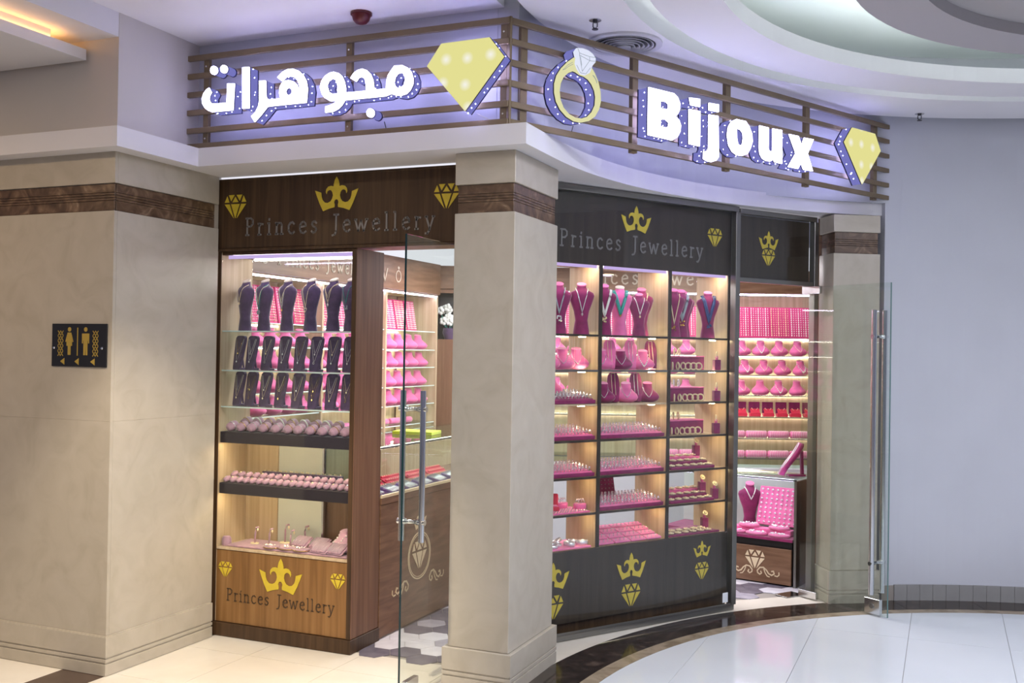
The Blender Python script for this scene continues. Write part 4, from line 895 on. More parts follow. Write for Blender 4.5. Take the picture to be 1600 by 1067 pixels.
# bracelet cushions on the upper black tray
pf = [-3.925, -3.85, -3.771, -3.689, -3.602, -3.517, -3.446, -3.362, -3.279, -3.202, -3.125]; pb = [-3.906, -3.811, -3.727, -3.648, -3.566, -3.48, -3.399, -3.324, -3.245]
pb = [x if x > -3.9 else -3.895 for x in pb]
for nm, X, y, z, rr in (('front', pf, 5.005, 1.2045, .42), ('back', pb, 5.10, 1.2245, .42)):
    for i, x in enumerate(X):
        k = ('silver', 'gold', 'silver', 'beads')[(i*2+(nm == 'back')) % 4] if nm == 'back' else ('silver', 'gold')[i % 2]
        L = (x, y, z+.008); rz = -.35
        place(cush_m, 'bracelet_cushion', L, rz, f'mauve bracelet cushion, {ordn(i)} from left in {nm} row of upper black tray', 'cushion', f'{nm} row of bracelet cushions', rx=rr)
        place(br[k], 'bracelet', L, rz, f'{ {"beads": "pearl bead", "silver": "thin silver", "gold": "thin gold"}[k]} bracelet around {ordn(i)} cushion of {nm} row', 'bracelet', f'bracelets on the {nm} row of cushions', rx=rr)
    if nm == 'back': tag(MB().cbox(-3.94, -3.09, 5.075, 5.17, 1.2045, 1.222, .003).build('cushion_riser', 'velvet_mauve'), 'low mauve riser under the back row of bracelet cushions', 'riser')
# ring cushions on the lower black tray (two rows) and a raised strip behind
rc = [('cushion', cushion('velvet_mauve', .046, .018).mesh('cushion', 'velvet_mauve'))]
rcr = [('ring', MB().tube([(.0135*math.cos(t), 0, .016+.0135*math.sin(t)) for t in [i*PI/6 for i in range(12)]], .0017, 4, True).oct((0, -.002, .034), .0058, .9).mesh('ring', 'silver'))]
rcg = [('ring', MB().tube([(.0135*math.cos(t), 0, .016+.0135*math.sin(t)) for t in [i*PI/6 for i in range(12)]], .0017, 4, True).ball((0, -.002, .033), .006, .8).mesh('ring', 'gold_pale'))]
for nm, y, z, n in (('front', 4.995, .9005, 19), ('rear', 5.065, .9225, 17)):
    if nm == 'rear': tag(MB().cbox(-3.96, -3.09, 5.04, 5.12, .9005, .920, .003).build('cushion_riser', 'velvet_mauve'), 'low mauve riser under rear ring cushions', 'riser')
    for i in range(n):
        x = -3.952+i*(.845/(n-1)); L = (x, y, z+.004)
        place(rc, 'ring_cushion', L, -.35, f'small mauve ring cushion, {ordn(i)} from left in {nm} row of lower black tray', 'cushion', f'{nm} row of ring cushions', rx=.4)
        place(rcg if i % 3 == 1 else rcr, 'ring', L, -.35, f'ring with stone on {ordn(i)} cushion of the {nm} ring row', 'ring', f'rings on the {nm} row of ring cushions', rx=.4)
# strip of small pieces behind
st = thing('earring_strip', (-3.55, 5.175, .9005), 0, 'long dark strip of small earrings behind the ring cushions', 'strip')
MB().cbox(-.28, .28, -.018, .018, 0, .055, .003).build('strip_block', 'velvet_dark', st)
m = MB()
for i in range(28): m.oct((-.265+i*.0196, -.006+.012*(i % 2), .060), .0055, 1.2)
tag(m.build('earring_studs', 'gold_pale', st), kind='stuff')
# bottom board: L stands, dishes, comb trays, neck form, small box
Z0 = .5225
lst = [('post', MB().tube([(0,0,.006),(0,.004,.07),(.004,.006,.095),(.022,.006,.10)], .0055, 6).mesh('post', 'velvet_mauve')), ('foot', MB().loft([(0,.030,.024,0),(.006,.028,.022,0)], 14).mesh('foot', 'gold_pale'))]
for i, (x, y, s) in enumerate(((-3.80, 5.06, 1.0), (-3.69, 5.05, 1.0), (-3.655, 5.16, 1.1), (-3.545, 5.06, 1.0), (-3.52, 5.17, 1.1))):
    place(lst, 'earring_stand', (x, y, Z0+.012), -.2+.2*i, f'small mauve earring T-stand, {ordn(i)} from left on bottom board', 'stand', 'earring stands on the bottom board', scale=s)
    place([('drop', MB().oct((.02, .004, .085), .006, 2.0).mesh('drop', 'gold_pale'))], 'earring', (x, y, Z0+.012), -.2+.2*i, f'dangling earring on the {ordn(i)} mauve earring stand', 'earring', 'earrings on the small stands', scale=s)
tag(MB().cbox(-3.93, -3.10, 4.965, 5.19, Z0, Z0+.011, .003).build('base_cloth', 'velvet_mauve'), 'mauve velvet pad covering the bottom board of the left cabinet', 'pad')
tag(MB().loft([(0,.030,.026,0),(.002,.031,.027,0),(.040,.030,.026,0),(.055,.020,.018,0)], 10).build('trinket_box', 'velvet_mauve', None, (-3.955, 4.995, Z0)), 'small mauve domed box at the left end of bottom board', 'box')
dish = [('plate', MB().loft([(0,.046,.034,0),(.010,.054,.042,0),(.014,.050,.038,0)], 18).mesh('plate', 'velvet_mauve')), ('gold_rim', MB().tube([(.052*math.cos(t), .040*math.sin(t), .006) for t in [i*PI/10 for i in range(20)]], .0025, 5, True).mesh('gold_rim', 'gold'))]
for i, (x, y) in enumerate(((-3.63, 4.995), (-3.525, 4.998), (-3.425, 4.995))):
    place(dish, 'earring_dish', (x, y, Z0+.012), 0, f'round mauve earring dish with gold rim, {ordn(i)} from left', 'dish', 'round earring dishes')
    m = MB()
    for q in range(9): m.oct((random.uniform(-.035,.035), random.uniform(-.022,.022), .019), .005, .8)
    tag(place([('studs', m.mesh('studs', 'silver'))], 'ear_studs', (x, y, Z0+.012), 0, f'loose bright ear studs lying on the {ordn(i)} round dish', 'earring', 'ear studs on the dishes'), kind='stuff')
def combtray(n, wd=.12):
    pr = [('board', MB().cbox(-wd/2, wd/2, -.045, .045, 0, .008, .002).mesh('board', 'velvet_mauve'))]
    for i in range(n): pr.append(('finger', MB().loft([(-.042,.003,.003,0),(-.036,.0062,.0062,0),(.036,.0062,.0062,0),(.042,.003,.003,0)], 8).xf(Matrix.Translation((-wd/2+.012+i*(wd-.024)/(n-1), 0, .013)) @ Matrix.Rotation(PI/2, 4, 'X')).mesh('finger', 'velvet_mauve')))
    return pr
for i, (x, y) in enumerate(((-3.50, 5.115), (-3.375, 5.115), (-3.29, 5.01), (-3.185, 5.01))):
    z = Z0+.035
    t = place(combtray(8, .115), 'bracelet_tray', (x, y, z), -.15, f'slanted mauve comb tray of thin bracelets, {ordn(i)} on bottom board', 'tray', 'slanted comb trays', rx=.55)
    m = MB()
    for q in range(8): m.tube([(-.0455+q*.013, -.036, .021), (-.0455+q*.013, 0, .0225), (-.0455+q*.013, .036, .021)], .0016, 4)
    tag(place([('chains', m.mesh('chains', 'silver'))], 'bracelet_chains', (x, y, z), -.15, f'thin silver chains laid along the {ordn(i)} slanted comb tray', 'bracelet', 'chains on the comb trays', rx=.55), kind='stuff')
place(neck_mauve, 'neck_form', (-3.215, 5.10, Z0+.012), -.3, 'mauve neck form with white pearls near the right end of bottom board', 'bust', scale=1.05)
place(npearl, 'pearl_necklace', (-3.215, 5.10, Z0+.012), -.3, 'white pearl necklace worn by the mauve neck form', 'necklace', scale=1.05)
place(neck_mauve, 'neck_form', (-3.115, 5.06, Z0+.012), -.3, 'bare mauve neck form in the right corner of bottom board', 'bust', scale=.95)
# ------------------------------------------------------------------ right display wall goods
def W(s, y, z): return tuple(DWM @ Vector((s, y, z)))
RING_BUDGET = [300]; rest_rings = MB()
ringM = ring_mesh('', '')
def put(proto, name, s, y, z, rz, label, cat, group=None, scale=1, rx=0): return place(proto, name, W(s, y, z), GANG+rz, label, cat, group, rx, scale)
BN = ['left bay', 'middle bay', 'right bay']
# top shelf busts
tb = [(.18, .13, 0, 'left bay'), (.315, .075, 0, 'left bay'), (.495, .075, 0, 'middle bay'), (.655, .11, 1, 'middle bay'), (.775, .06, 0, 'middle bay'), (.885, .16, 0, 'middle bay'), (1.075, .06, 0, 'right bay'), (1.185, .10, 0, 'right bay'), (1.30, .20, 0, 'right bay'), (1.435, .10, 0, 'right bay')]
cnt = {}
NW = [('dark cluster bib', 'stone_grey', .12, 'cluster', 'silver', .0045), ('silver double strand', 'silver', .13, 'drop', 'silver', .003), ('white strands with gold pendant', 'pearl', .12, 'cluster', 'gold_pale', .0055), ('thick green bead rope with gold drop', 'turquoise', .135, 'drop', 'gold', .0085), ('white pearl strand', 'pearl', .15, 'drop', 'gold_pale', .0035), ('heavy gold tassel', 'gold_pale', .13, 'cluster', 'gold', .004),
      ('long gold tassel', 'gold_pale', .08, 'cluster', 'gold', .0035), ('pale green multi strand', 'stone_grey', .12, 'cluster', 'gold', .007), ('gold drop', 'gold', .13, 'cluster', 'gold_pale', .004), ('dark blue stone', 'blue_stone', .11, 'cluster', 'blue_stone', .009)]
for i, (s, y, c, bn) in enumerate(tb):
    k = cnt.get(bn, 0); cnt[bn] = k+1; rz = -.55; scl = 1.02 if i != 4 else .88
    place(bust_magenta if i != 3 else bust_pink, 'necklace_bust', W(s, y, 1.8205), GANG+rz, f'magenta velvet bust, {ordn(k)} from left on the top shelf of {bn}', 'bust', 'magenta busts on the top shelves', scale=scl)
    ds, mt, zb, pk, pm, r = NW[i]
    place(necklace(zb, mt, r, pk, pm, .9, .034), 'necklace', W(s, y, 1.8205), GANG+rz, f'{ds} necklace on {ordn(k)} magenta bust of {bn}', 'necklace', 'necklaces on the magenta busts', scale=scl)
    if r > .005: place([('strand', MB().tube(vchain(zb-.015, xw=.042, sag=.95), r*.8, 5).mesh('strand', mt))], 'necklace', W(s, y, 1.8205), GANG+rz, f'second longer strand matching the {ds} necklace of {bn}', 'necklace', 'necklaces on the magenta busts', scale=scl)
# second shelf: neck forms, tongue stands and hanging chains
for i, s in enumerate((.10, .215, .325)):
    put(neck_pink, 'neck_form', s, .13, 1.6045, -.55, f'pink neck form, {ordn(i)} from left on second shelf of left bay', 'bust', 'pink neck forms in the left bay', 1.15)
    put(nchain['silver'], 'necklace', s, .13, 1.6045, -.55, f'silver chain on {ordn(i)} pink neck form of left bay second shelf', 'necklace', 'chains on the pink neck forms', 1.15)
for i, s in enumerate((.17, .19, .21, .23, .26, .31, .345)):
    z = MB()
    for q in range(14): z.oct((0, 0, -.012*q-.004), .0022, 1.6)
    tag(z.build('hanging_chain', 'pearl' if i % 2 else 'silver', None, W(s, .03, 1.806), GANG), f'beaded chain hanging below top shelf of left bay, {ordn(i)} from left', 'chain', 'chains hanging in the left bay')
for row, (zz, pk) in enumerate(((1.6045, 1), (1.3955, 0))):
    sn = 'second' if row == 0 else 'third'
    for i, s in enumerate(((.50, .66, .85), (.52, .71, .895))[row]):
        put(neck_pink if (i+row) % 2 == 0 else neck_mag, 'neck_form', s, .10, zz, -.6, f'{"pink" if (i+row) % 2 == 0 else "dark magenta"} neck form, {ordn(i)} from left on {sn} shelf of middle bay', 'bust', f'neck forms on {sn} shelf of middle bay', 1.1)
        put(npearl if i == 2 and row == 0 else nchain['silver'], 'necklace', s, .10, zz, -.6, f'chain worn by {ordn(i)} neck form on {sn} shelf of middle bay', 'necklace', f'chains on {sn} shelf of middle bay', 1.1)
    for i, s in enumerate(((.58, .755, .93), (.615, .805))[row]):
        put(tongue_pink if row == 0 and i < 2 else tongue_mag, 'tongue_stand', s, .115, zz, -.6, f'tall curved tongue-shaped necklace stand, {ordn(i)} from left on {sn} shelf of middle bay', 'stand', f'tongue stands on {sn} shelf', 1.08)
        put(tch['gold_pale' if i != 1 else 'silver'], 'chain_necklace', s, .115, zz, -.6, f'long chain draped on {ordn(i)} tongue stand of {sn} shelf', 'necklace', f'chains on the {sn} shelf tongue stands', 1.08)
put(neck_pink, 'neck_form', .20, .22, 1.3955+.05, -.5, 'pink neck form behind ring tray on third shelf of left bay', 'bust', None, 1.0)
tag(MB().cbox(-.05,.05,-.04,.04,0,.05,.003).build('display_block', 'velvet_pink', None, W(.20, .22, 1.3955), GANG), 'pink block under the neck form behind the left bay ring tray', 'block')
# ring trays
tray_cache = {}
def ring_tray(s0, s1, z, bn, sn, vm, metal, rows=6, per=None, tilt=.16, d0=.02, depth=.21):
    wd = s1-s0-.012; n = per or int(wd/.026)
    key = (round(wd, 3), vm)
    if key not in tray_cache:
        m = MB().cbox(-wd/2, wd/2, 0, depth, 0, .014, .002); pr = [('tray_base', m.mesh('tray_base', vm))]
        for k in range(rows): pr.append(('ridge', MB().loft([(-wd/2+.004,.008,.011,0),(wd/2-.004,.008,.011,0)], 8).xf(Matrix.Translation((0, .022+k*(depth-.04)/(rows-1), .017)) @ Matrix.Rotation(PI/2, 4, 'Y')).mesh('ridge', vm)))
        pr.append(('front_lip', MB().cbox(-wd/2, wd/2, -.008, -.001, -.002, .022, .0015).mesh('front_lip', 'velvet_magenta')))
        tray_cache[key] = pr
    L = W((s0+s1)/2, d0, z+.004); desc = {'velvet_rose': 'pink', 'velvet_magenta': 'dark magenta', 'velvet_pink': 'pink'}[vm]
    place(tray_cache[key], 'ring_tray', L, GANG, f'{desc} ring tray full of rings on {sn} shelf of {bn}', 'tray', 'ring trays in the display wall', rx=tilt)
    me = ring_silver if metal == 'silver' else ring_gold
    M0 = Matrix.Translation(L) @ Matrix.Rotation(GANG, 4, 'Z') @ Matrix.Rotation(tilt, 4, 'X')
    for k in range(rows):
        for i in range(n):
            q = Vector((-wd/2+.018+i*(wd-.036)/(n-1)+random.uniform(-.002,.002), .022+k*(depth-.04)/(rows-1), .020)); P = M0 @ q
            if RING_BUDGET[0] > 0 and k < 4:
                RING_BUDGET[0] -= 1; o = link('ring', me, None, P, GANG+random.uniform(-.4,.4))
                o.scale = (1.25,)*3
                tag(o, f'{ordn(i)} {metal} ring from left, {ordn(k)} row of ring tray, {sn} shelf of {bn}', 'ring', f'rings in the {sn} shelf tray of {bn}')
            else: rest_rings.merge(ringM, Matrix.Translation(P) @ Matrix.Scale(1.25, 4) @ Matrix.Rotation(GANG+random.uniform(-.4,.4), 4, 'Z'))
for z, sn in ((1.395, 'third'), (1.175, 'fourth'), (.95, 'fifth')): ring_tray(.03, .392, z, 'left bay', sn, 'velvet_magenta' if sn == 'third' else 'velvet_pink', 'silver')
for z, sn in ((1.175, 'fourth'), (.95, 'fifth'), (.73, 'sixth')): ring_tray(.42, .97, z, 'middle bay', sn, 'velvet_rose', 'silver', per=19)
tag(rest_rings.build('ring_rows', 'silver'), 'remaining rows of small silver rings at the back of the ring trays', 'rings', kind='stuff')
# tilted ring board at the back of the sixth shelf of the middle bay
bd = [('board', MB().cbox(-.14, .14, 0, .014, 0, .17, .003).mesh('board', 'velvet_magenta'))]
put(bd, 'ring_board', .62, .235, .732, 0, 'upright magenta board dotted with silver rings, sixth shelf of middle bay', 'board', None, 1, -.2)
m = MB()
for a in range(9):
    for b in range(6): m.oct((-.12+a*.03, -.003, .02+b*.026), .005)
tag(put([('studs', m.mesh('studs', 'silver'))], 'stud_rings', .62, .235, .732, 0, 'rows of silver studs pinned on upright magenta board', 'rings', None, 1, -.2), kind='stuff')
# seventh shelf middle: pink chain pads
pad = [('pad', MB().cbox(-.062, .062, 0, .05, 0, .012, .003).mesh('pad', 'velvet_rose'))]
for r in range(4):
    for c in range(4):
        s = .492+c*.133; y = .012+r*.062; z = .519+.018*r; lab = f'{ordn(c)} pink earring pad from left, {["front", "second", "third", "back"][r]} row of bottom shelf, middle bay'
        put(pad, 'earring_pad', s, y, z, 0, lab, 'pad', 'pink earring pads', 1, .25)
        m = MB()
        for q in range(7): m.oct((-.05+q*.0166, .014+.02*(q % 2), .017), .0048, .8)
        tag(put([('earrings', m.mesh('earrings', 'silver'))], 'stud_earrings', s, y, z, 0, 'row of silver stud earrings on the '+lab.split(',')[0]+', '+lab.split(', ')[1].split(' of')[0], 'earring', 'stud earrings on pink pads', 1, .25), kind='stuff')
# left bay sixth shelf: red box, bracelet rolls, studded tray; seventh: silver bangles
rb = [('base', MB().cbox(-.03,.03,-.028,.028,0,.022,.004).mesh('base', 'red_plush')), ('lid', MB().cbox(-.03,.03,.026,.038,.018,.085,.005).mesh('lid', 'red_plush')), ('cushion', MB().cbox(-.022,.022,-.02,.02,.022,.028,.003).mesh('cushion', 'velvet_rose'))]
put(rb, 'jewel_box', .155, .12, .742, -.5, 'open bright red jewel box on sixth shelf of left bay', 'box', None, 1.15)
put([('pad', MB().cbox(-.16,.16,0,.20,0,.009,.002).mesh('pad', 'velvet_pink'))], 'stud_tray', .20, .015, .7305, 0, 'flat pink tray of silver studs on sixth shelf of left bay', 'tray')
m = MB()
for a in range(15):
    for b in range(6): m.oct((-.145+a*.0205, .015+b*.022, .012), .006, .7)
tag(put([('studs', m.mesh('studs', 'silver'))], 'silver_studs', .20, .015, .7305, 0, 'many silver studs lying on the flat pink tray', 'earring'), kind='stuff')
for i, (s, y) in enumerate(((.27, .19), (.345, .10))):
    put([('roll', MB().loft([(0,.042,.034,0),(.003,.044,.036,0),(.030,.044,.036,0),(.034,.041,.033,0)], 16).mesh('roll', 'velvet_pink'))], 'round_pad', s, y, .7405, 0, f'{["rear", "front"][i]} round pink pad with silver rings on sixth shelf of left bay', 'pad', 'round pink pads in the left bay')
    for q in range(4):
        put([('ring', ring_silver)], 'ring', s-.024+.016*q, y, .7745, q*.7, f'{ordn(q)} silver ring from left standing on the {["rear", "front"][i]} round pink pad', 'ring', f'rings on {["rear", "front"][i]} round pad', 1.2)
put([('pad', MB().cbox(-.17,.17,0,.24,0,.012,.003).mesh('pad', 'velvet_rose'))], 'display_pad', .20, .012, .5155, 0, 'pink pad on bottom shelf of left bay', 'pad')
def cuff(R_, hgt, mat, wob=0.0):
    m = MB(); vs = []; fs = []; n = 18
    for i in range(n):
        t = 2*PI*i/n; r = R_*(1+wob*math.sin(5*t))
        for rr, z in ((r, 0), (r+.003, 0), (r+.003, hgt), (r, hgt)): vs.append((rr*math.cos(t), rr*.85*math.sin(t), z))
    for i in range(n):
        j = (i+1) % n
        for q in range(4): fs.append((i*4+q, i*4+(q+1) % 4, j*4+(q+1) % 4, j*4+q))
    return m.add(vs, fs, True)
cuffs = [('cuff', cuff(.032, .022, '').mesh('cuff', 'silver'))]
for i, (s, y, rx, sc) in enumerate(((.10, .05, .3, 1), (.17, .10, 1.2, .9), (.235, .06, .2, 1.1), (.30, .11, .9, 1), (.335, .06, .25, 1.15), (.24, .18, 1.35, 1), (.13, .17, .6, .9))):
    put(cuffs, 'bangle', s, y, .530, i*.8, f'wide silver bangle, {ordn(i)} of the heap on bottom shelf of left bay', 'bangle', 'silver bangles in the left bay', sc, rx*.4)
# right bay: riser boxes with gold bangles and T stands
tor = MB()
for i in range(16):
    t = 2*PI*i/16; tor.ball((.021*math.cos(t), 0, .024+.021*math.sin(t)), .0058, 1, 5, 3)
goldb = [('bangle', tor.mesh('bangle', 'gold_pale'))]
silvb = [('bangle', tor.mesh('bangle', 'silver'))]
riser = [('box', MB().cbox(-.20,.20,0,.12,0,.085,.004).mesh('box', 'velvet_magenta')), ('lid_pad', MB().cbox(-.20,.20,-.004,.124,.0855,.094,.003).mesh('lid_pad', 'velvet_pink'))]
tst = [('block', MB().cbox(-.022,.022,-.022,.022,0,.07,.003).mesh('block', 'velvet_magenta')), ('neck', MB().cbox(-.008,.008,-.008,.008,.0705,.095,.002).mesh('neck', 'velvet_pink'))]
for row, (zz, sn, gm_) in enumerate(((1.6045, 'second', goldb), (1.3955, 'third', silvb), (1.1755, 'fourth', goldb))):
    put(riser, 'riser_box', 1.215, .105, zz, 0, f'long magenta riser box on {sn} shelf of right bay', 'box', 'riser boxes in the right bay')
    for i in range(5):
        put(gm_, 'bangle', 1.05+.045*i, .16, zz+.0945, .3+.2*i, f'{"silver" if gm_ is silvb else "gold"} beaded bangle on riser box, {sn} shelf of right bay, {ordn(i)} from left', 'bangle', f'bangles on the {sn} shelf riser')
    for i in range(6):
        put(goldb, 'bangle', 1.07+.048*i+(.02 if row == 1 else 0), .055, zz, .9+.35*i, f'gold beaded bangle in front of riser box, {sn} shelf of right bay, {ordn(i)} from left', 'bangle', f'bangles in front of the {sn} shelf riser', 1.05)
    put(tst, 'ring_pedestal', 1.475, .05, zz, -.4, f'magenta pedestal holding a gold bangle on {sn} shelf of right bay', 'stand', 'pedestals in the right bay', 1.0)
    put(goldb, 'bangle', 1.475, .05, zz+.082, .7, f'gold bangle standing on pedestal of {sn} shelf', 'bangle', 'bangles on the pedestals', .9)
# right bay, fifth to seventh shelf: stepped set trays with gold sets and pedestals
step = [('step', MB().cbox(-.20,.20,0,.07,0,.018,.003).mesh('step', 'velvet_magenta')), ('step', MB().cbox(-.20,.20,.0705,.14,0,.042,.003).mesh('step', 'velvet_magenta')), ('step', MB().cbox(-.20,.20,.1405,.21,0,.066,.003).mesh('step', 'velvet_pink'))]
cl = MB()
for i in range(10):
    t = 2*PI*i/10; cl.ball((.016*math.cos(t), .013*math.sin(t), .006), .006, .8, 5, 3)
goldc = [('cluster', cl.ball((0, 0, .008), .009, .7, 6, 4).mesh('cluster', 'gold_pale'))]
for row, (zz, sn) in enumerate(((.9505, 'fifth'), (.7305, 'sixth'), (.5155, 'bottom'))):
    if sn != 'bottom': put(step, 'step_tray', 1.235, .015, zz, 0, f'three-stepped magenta set tray on {sn} shelf of right bay', 'tray', 'stepped trays in the right bay')
    else: put([('pad', MB().cbox(-.23,.23,0,.22,0,.012,.003).mesh('pad', 'velvet_magenta'))], 'display_pad', 1.255, .012, zz, 0, 'magenta pad on bottom shelf of right bay', 'pad')
    for b in range(3 if sn != 'bottom' else 2):
        for i in range(6):
            h = (.0185, .0425, .0665)[b] if sn != 'bottom' else .0125
            put(goldc, 'gold_brooch', 1.062+.068*i+.012*(b % 2), .045+.07*b, zz+h, i*.5, f'pale gold brooch, {ordn(i)} from left on {["front", "middle", "back"][b]} row of {sn} shelf, right bay', 'brooch', f'gold brooches on the {sn} shelf', 1.3)
    for i, s in enumerate(((1.42,), (1.42, 1.49), (1.45,))[row]):
        put(tst, 'ring_pedestal', s, .12-.05*i+(.06 if row == 0 else 0), zz+(.0665 if row == 0 else .043 if row == 1 and i == 0 else .0005) if not (sn == 'bottom') else zz+.0125, -.4, f'magenta ring pedestal, {ordn(i)} on {sn} shelf of right bay', 'stand', 'pedestals in the right bay')
        put(goldc, 'gold_flower', s, .12-.05*i+(.06 if row == 0 else 0), (zz+(.0665 if row == 0 else .043 if row == 1 and i == 0 else .0005) if sn != 'bottom' else zz+.0125)+.098, 0, f'gold flower on {ordn(i)} pedestal of {sn} shelf', 'brooch', 'gold flowers on pedestals', 1.1, 1.0)
# ------------------------------------------------------------------ shop interior
struct('wall_shop_left', MB().box(-4.75, -4.62, 4.95, 9.9, 0, 2.8), 'wood_counter', 'inner left wall of the shop', 'wall')
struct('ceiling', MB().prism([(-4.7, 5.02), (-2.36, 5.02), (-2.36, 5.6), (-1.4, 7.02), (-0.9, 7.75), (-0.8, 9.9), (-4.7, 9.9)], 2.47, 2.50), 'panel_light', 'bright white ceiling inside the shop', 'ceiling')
struct('wall_shop_right', MB().prism([(-0.86, 7.64), (-0.80, 7.64), (-0.72, 9.9), (-0.86, 9.9)], 0, 2.70), 'wood_counter', 'inner right wall of the shop', 'wall')
lu = thing('wall_unit', (-4.15, 5.35, 0), PI/2, 'wooden wall unit of pink neck forms behind the left counter', 'shelf unit', 'wall units of the shop')
# local x runs into the shop, local y points to the wall
LUL = 2.74
def up(u, name, mat, *b, ch=.0015): return MB().cbox(*b, ch).build(name, mat, u)
fa = up(lu, 'fascia', 'wood_counter', 0, LUL, -.02, .0, 2.20, 2.468)
up(lu, 'top_board', 'wood_light', 0, LUL, .001, .40, 2.19, 2.21); up(lu, 'back_board', 'wood_light', 0, LUL, .42, .44, .85, 2.19); up(lu, 'base_cabinet', 'wood_counter', 0, LUL, 0, .42, 0, .85)
up(lu, 'light_strip', 'led_strip_violet', .01, LUL-.01, .005, .02, 2.178, 2.188, ch=.001)
for x in (0, .92, 1.83, LUL-.02): up(lu, 'divider', 'wood_light', x, x+.02, .002, .40, .86, 2.185)
LSH = [1.875, 1.715, 1.565, 1.405, 1.25, 1.085, .96]
for z in LSH:
    up(lu, 'glass_shelf', 'glass_green', .02, LUL-.02, .02, .40, z-.008, z, ch=.0005); up(lu, 'shelf_edge', 'edge_painted_glow', .02, LUL-.02, .0165, .0195, z-.008, z, ch=.0005)
for z in LSH[:6]: up(lu, 'shelf_light', 'led_strip_white', .03, LUL-.03, .385, .395, z-.014, z-.009, ch=.001)
mpU = lambda u, v, w: (u, -.0205-w, v)
lettering('Princes Jewellery', .35, 1.55, 2.27, .10, mpU, 'fascia_inlay', fa, .003, .012)
for u in (.2, 1.98):
    m = MB(); m.extr([[(u+.045*math.cos(t), 2.31+.05*math.sin(t)) for t in [i*PI/12 for i in range(24)]], [(u+.036*math.cos(t), 2.31+.04*math.sin(t)) for t in [i*PI/12 for i in range(24)]]], 0, .003, mpU)
    m.extr([[(u-.018, 2.378), (u-.01, 2.39), (u+.01, 2.39), (u+.018, 2.378), (u, 2.362)]], 0, .003, mpU); m.build('ring_emblem', 'fascia_inlay', fa)
m = strokes(MB(), [[(1.72, 2.36), (1.76, 2.26), (1.80, 2.36)]], .012, mpU, 0, .003); m.build('letter', 'fascia_inlay', fa)
LM = Matrix.Translation(lu.location) @ Matrix.Rotation(PI/2, 4, 'Z')
def LW(x, y, z): return tuple(LM @ Vector((x, y, z)))
# crimson chain boards standing on the top shelf
cbd = [('board', MB().extr([[(0,0),(.012,0),(.055,.26),(.043,.26)]], -.085, .085, lambda u, v, w: (w, u, v)).mesh('board', 'crimson_board'))]
def chains_on(n):
    m = MB()
    for i in range(n):
        x = -.07+i*.14/(n-1)
        for q in range(13): m.oct((x, .008+.0031*q*1.12-.011, .245-.0185*(12-q)), .0042 if i % 3 else .0062, 1.6)
    return m
chm = [('chains', chains_on(8).mesh('chains', 'pearl'))]; chg = [('chains', chains_on(8).mesh('chains', 'gold_pale'))]
for i in range(14):
    x = .12+.185*i
    if x > LUL-.1: break
    place(cbd, 'chain_board', LW(x, .14, 1.8755), PI/2, f'slanted crimson chain board on side wall unit, {ordn(i)} from near end', 'board', 'crimson chain boards on the side unit')
    tag(place(chm if i % 2 else chg, 'chain_strands', LW(x, .14, 1.8755), PI/2, f'{"pearl" if i % 2 else "gold"} chains hanging on {ordn(i)} crimson board of side unit', 'chain', 'chains on the crimson boards of the side unit'), kind='stuff')
for r, z in enumerate(LSH[1:5]):
    for i in range(15):
        x = .10+.178*i+.02*(r % 2)
        if x > LUL-.09: break
        place(neck_pink, 'neck_form', LW(x, .11, z+.0005), PI/2-.5, f'pink neck form on {ordn(r+1)} shelf of side wall unit, {ordn(i)} from near end', 'bust', 'pink neck forms on the side unit', scale=1.12)
pcr = [('roll', MB().loft([(-.08,.020,.020,0),(-.075,.026,.026,0),(.075,.026,.026,0),(.08,.020,.020,0)], 12).xf(Matrix.Translation((0, 0, .027)) @ Matrix.Rotation(PI/2, 4, 'Y')).mesh('roll', 'velvet_rose'))]
for i in range(7): place(pcr, 'bracelet_roll', LW(1.2+.2*i, .12, 1.0855), PI/2, f'pink bracelet roll on lower shelf of side unit, {ordn(i)} of its row', 'roll', 'bracelet rolls on the side unit')
# back wall unit facing the door
bu = thing('wall_unit', (-4.02, 8.24, 0), math.atan2(.3907, .9205), 'wooden wall unit of pink neck forms at the back of the shop', 'shelf unit', 'wall units of the shop')
BUL = 3.45; BM = Matrix.Translation(bu.location) @ Matrix.Rotation(bu.rotation_euler.z, 4, 'Z'); BA = bu.rotation_euler.z
def BW(x, y, z): return tuple(BM @ Vector((x, y, z)))
fb = up(bu, 'fascia', 'wood_counter', -.2, BUL, -.02, 0, 2.262, 2.468)
up(bu, 'back_board', 'wood_light', .62, BUL, .36, .38, .02, 2.26); up(bu, 'base_cabinet', 'plaster_grey', .62, BUL, 0, .36, 0, .70); up(bu, 'niche_panel', 'wood_side', -.2, .30, 0, .03, 0, 1.81); up(bu, 'niche_panel', 'wood_side', -.2, .30, 0, .03, 2.225, 2.26)
up(bu, 'niche_back', 'black', -.2, .30, .22, .24, 1.8, 2.26); up(bu, 'niche_shelf', 'wood_dark', -.2, .30, .031, .219, 1.80, 1.812); up(bu, 'niche_side', 'black', -.2, -.19, .031, .219, 1.813, 2.26); up(bu, 'side_board', 'wood_light', .60, .62, 0, .36, 0, 2.26); up(bu, 'filler_board', 'wood_side', .30, .60, 0, .03, 0, 2.26)
up(bu, 'light_strip', 'led_strip_violet', .63, BUL, .005, .02, 2.247, 2.258, ch=.001)
BSH = [1.87, 1.71, 1.536, 1.352, 1.16, .967, .79]
for k, z in enumerate(BSH):
    up(bu, 'glass_shelf', 'glass_green', .62, BUL, .02, .355, z-.008, z, ch=.0005); up(bu, 'shelf_edge', 'frame_metal', .62, BUL, .0165, .0195, z-.008, z, ch=.0005)
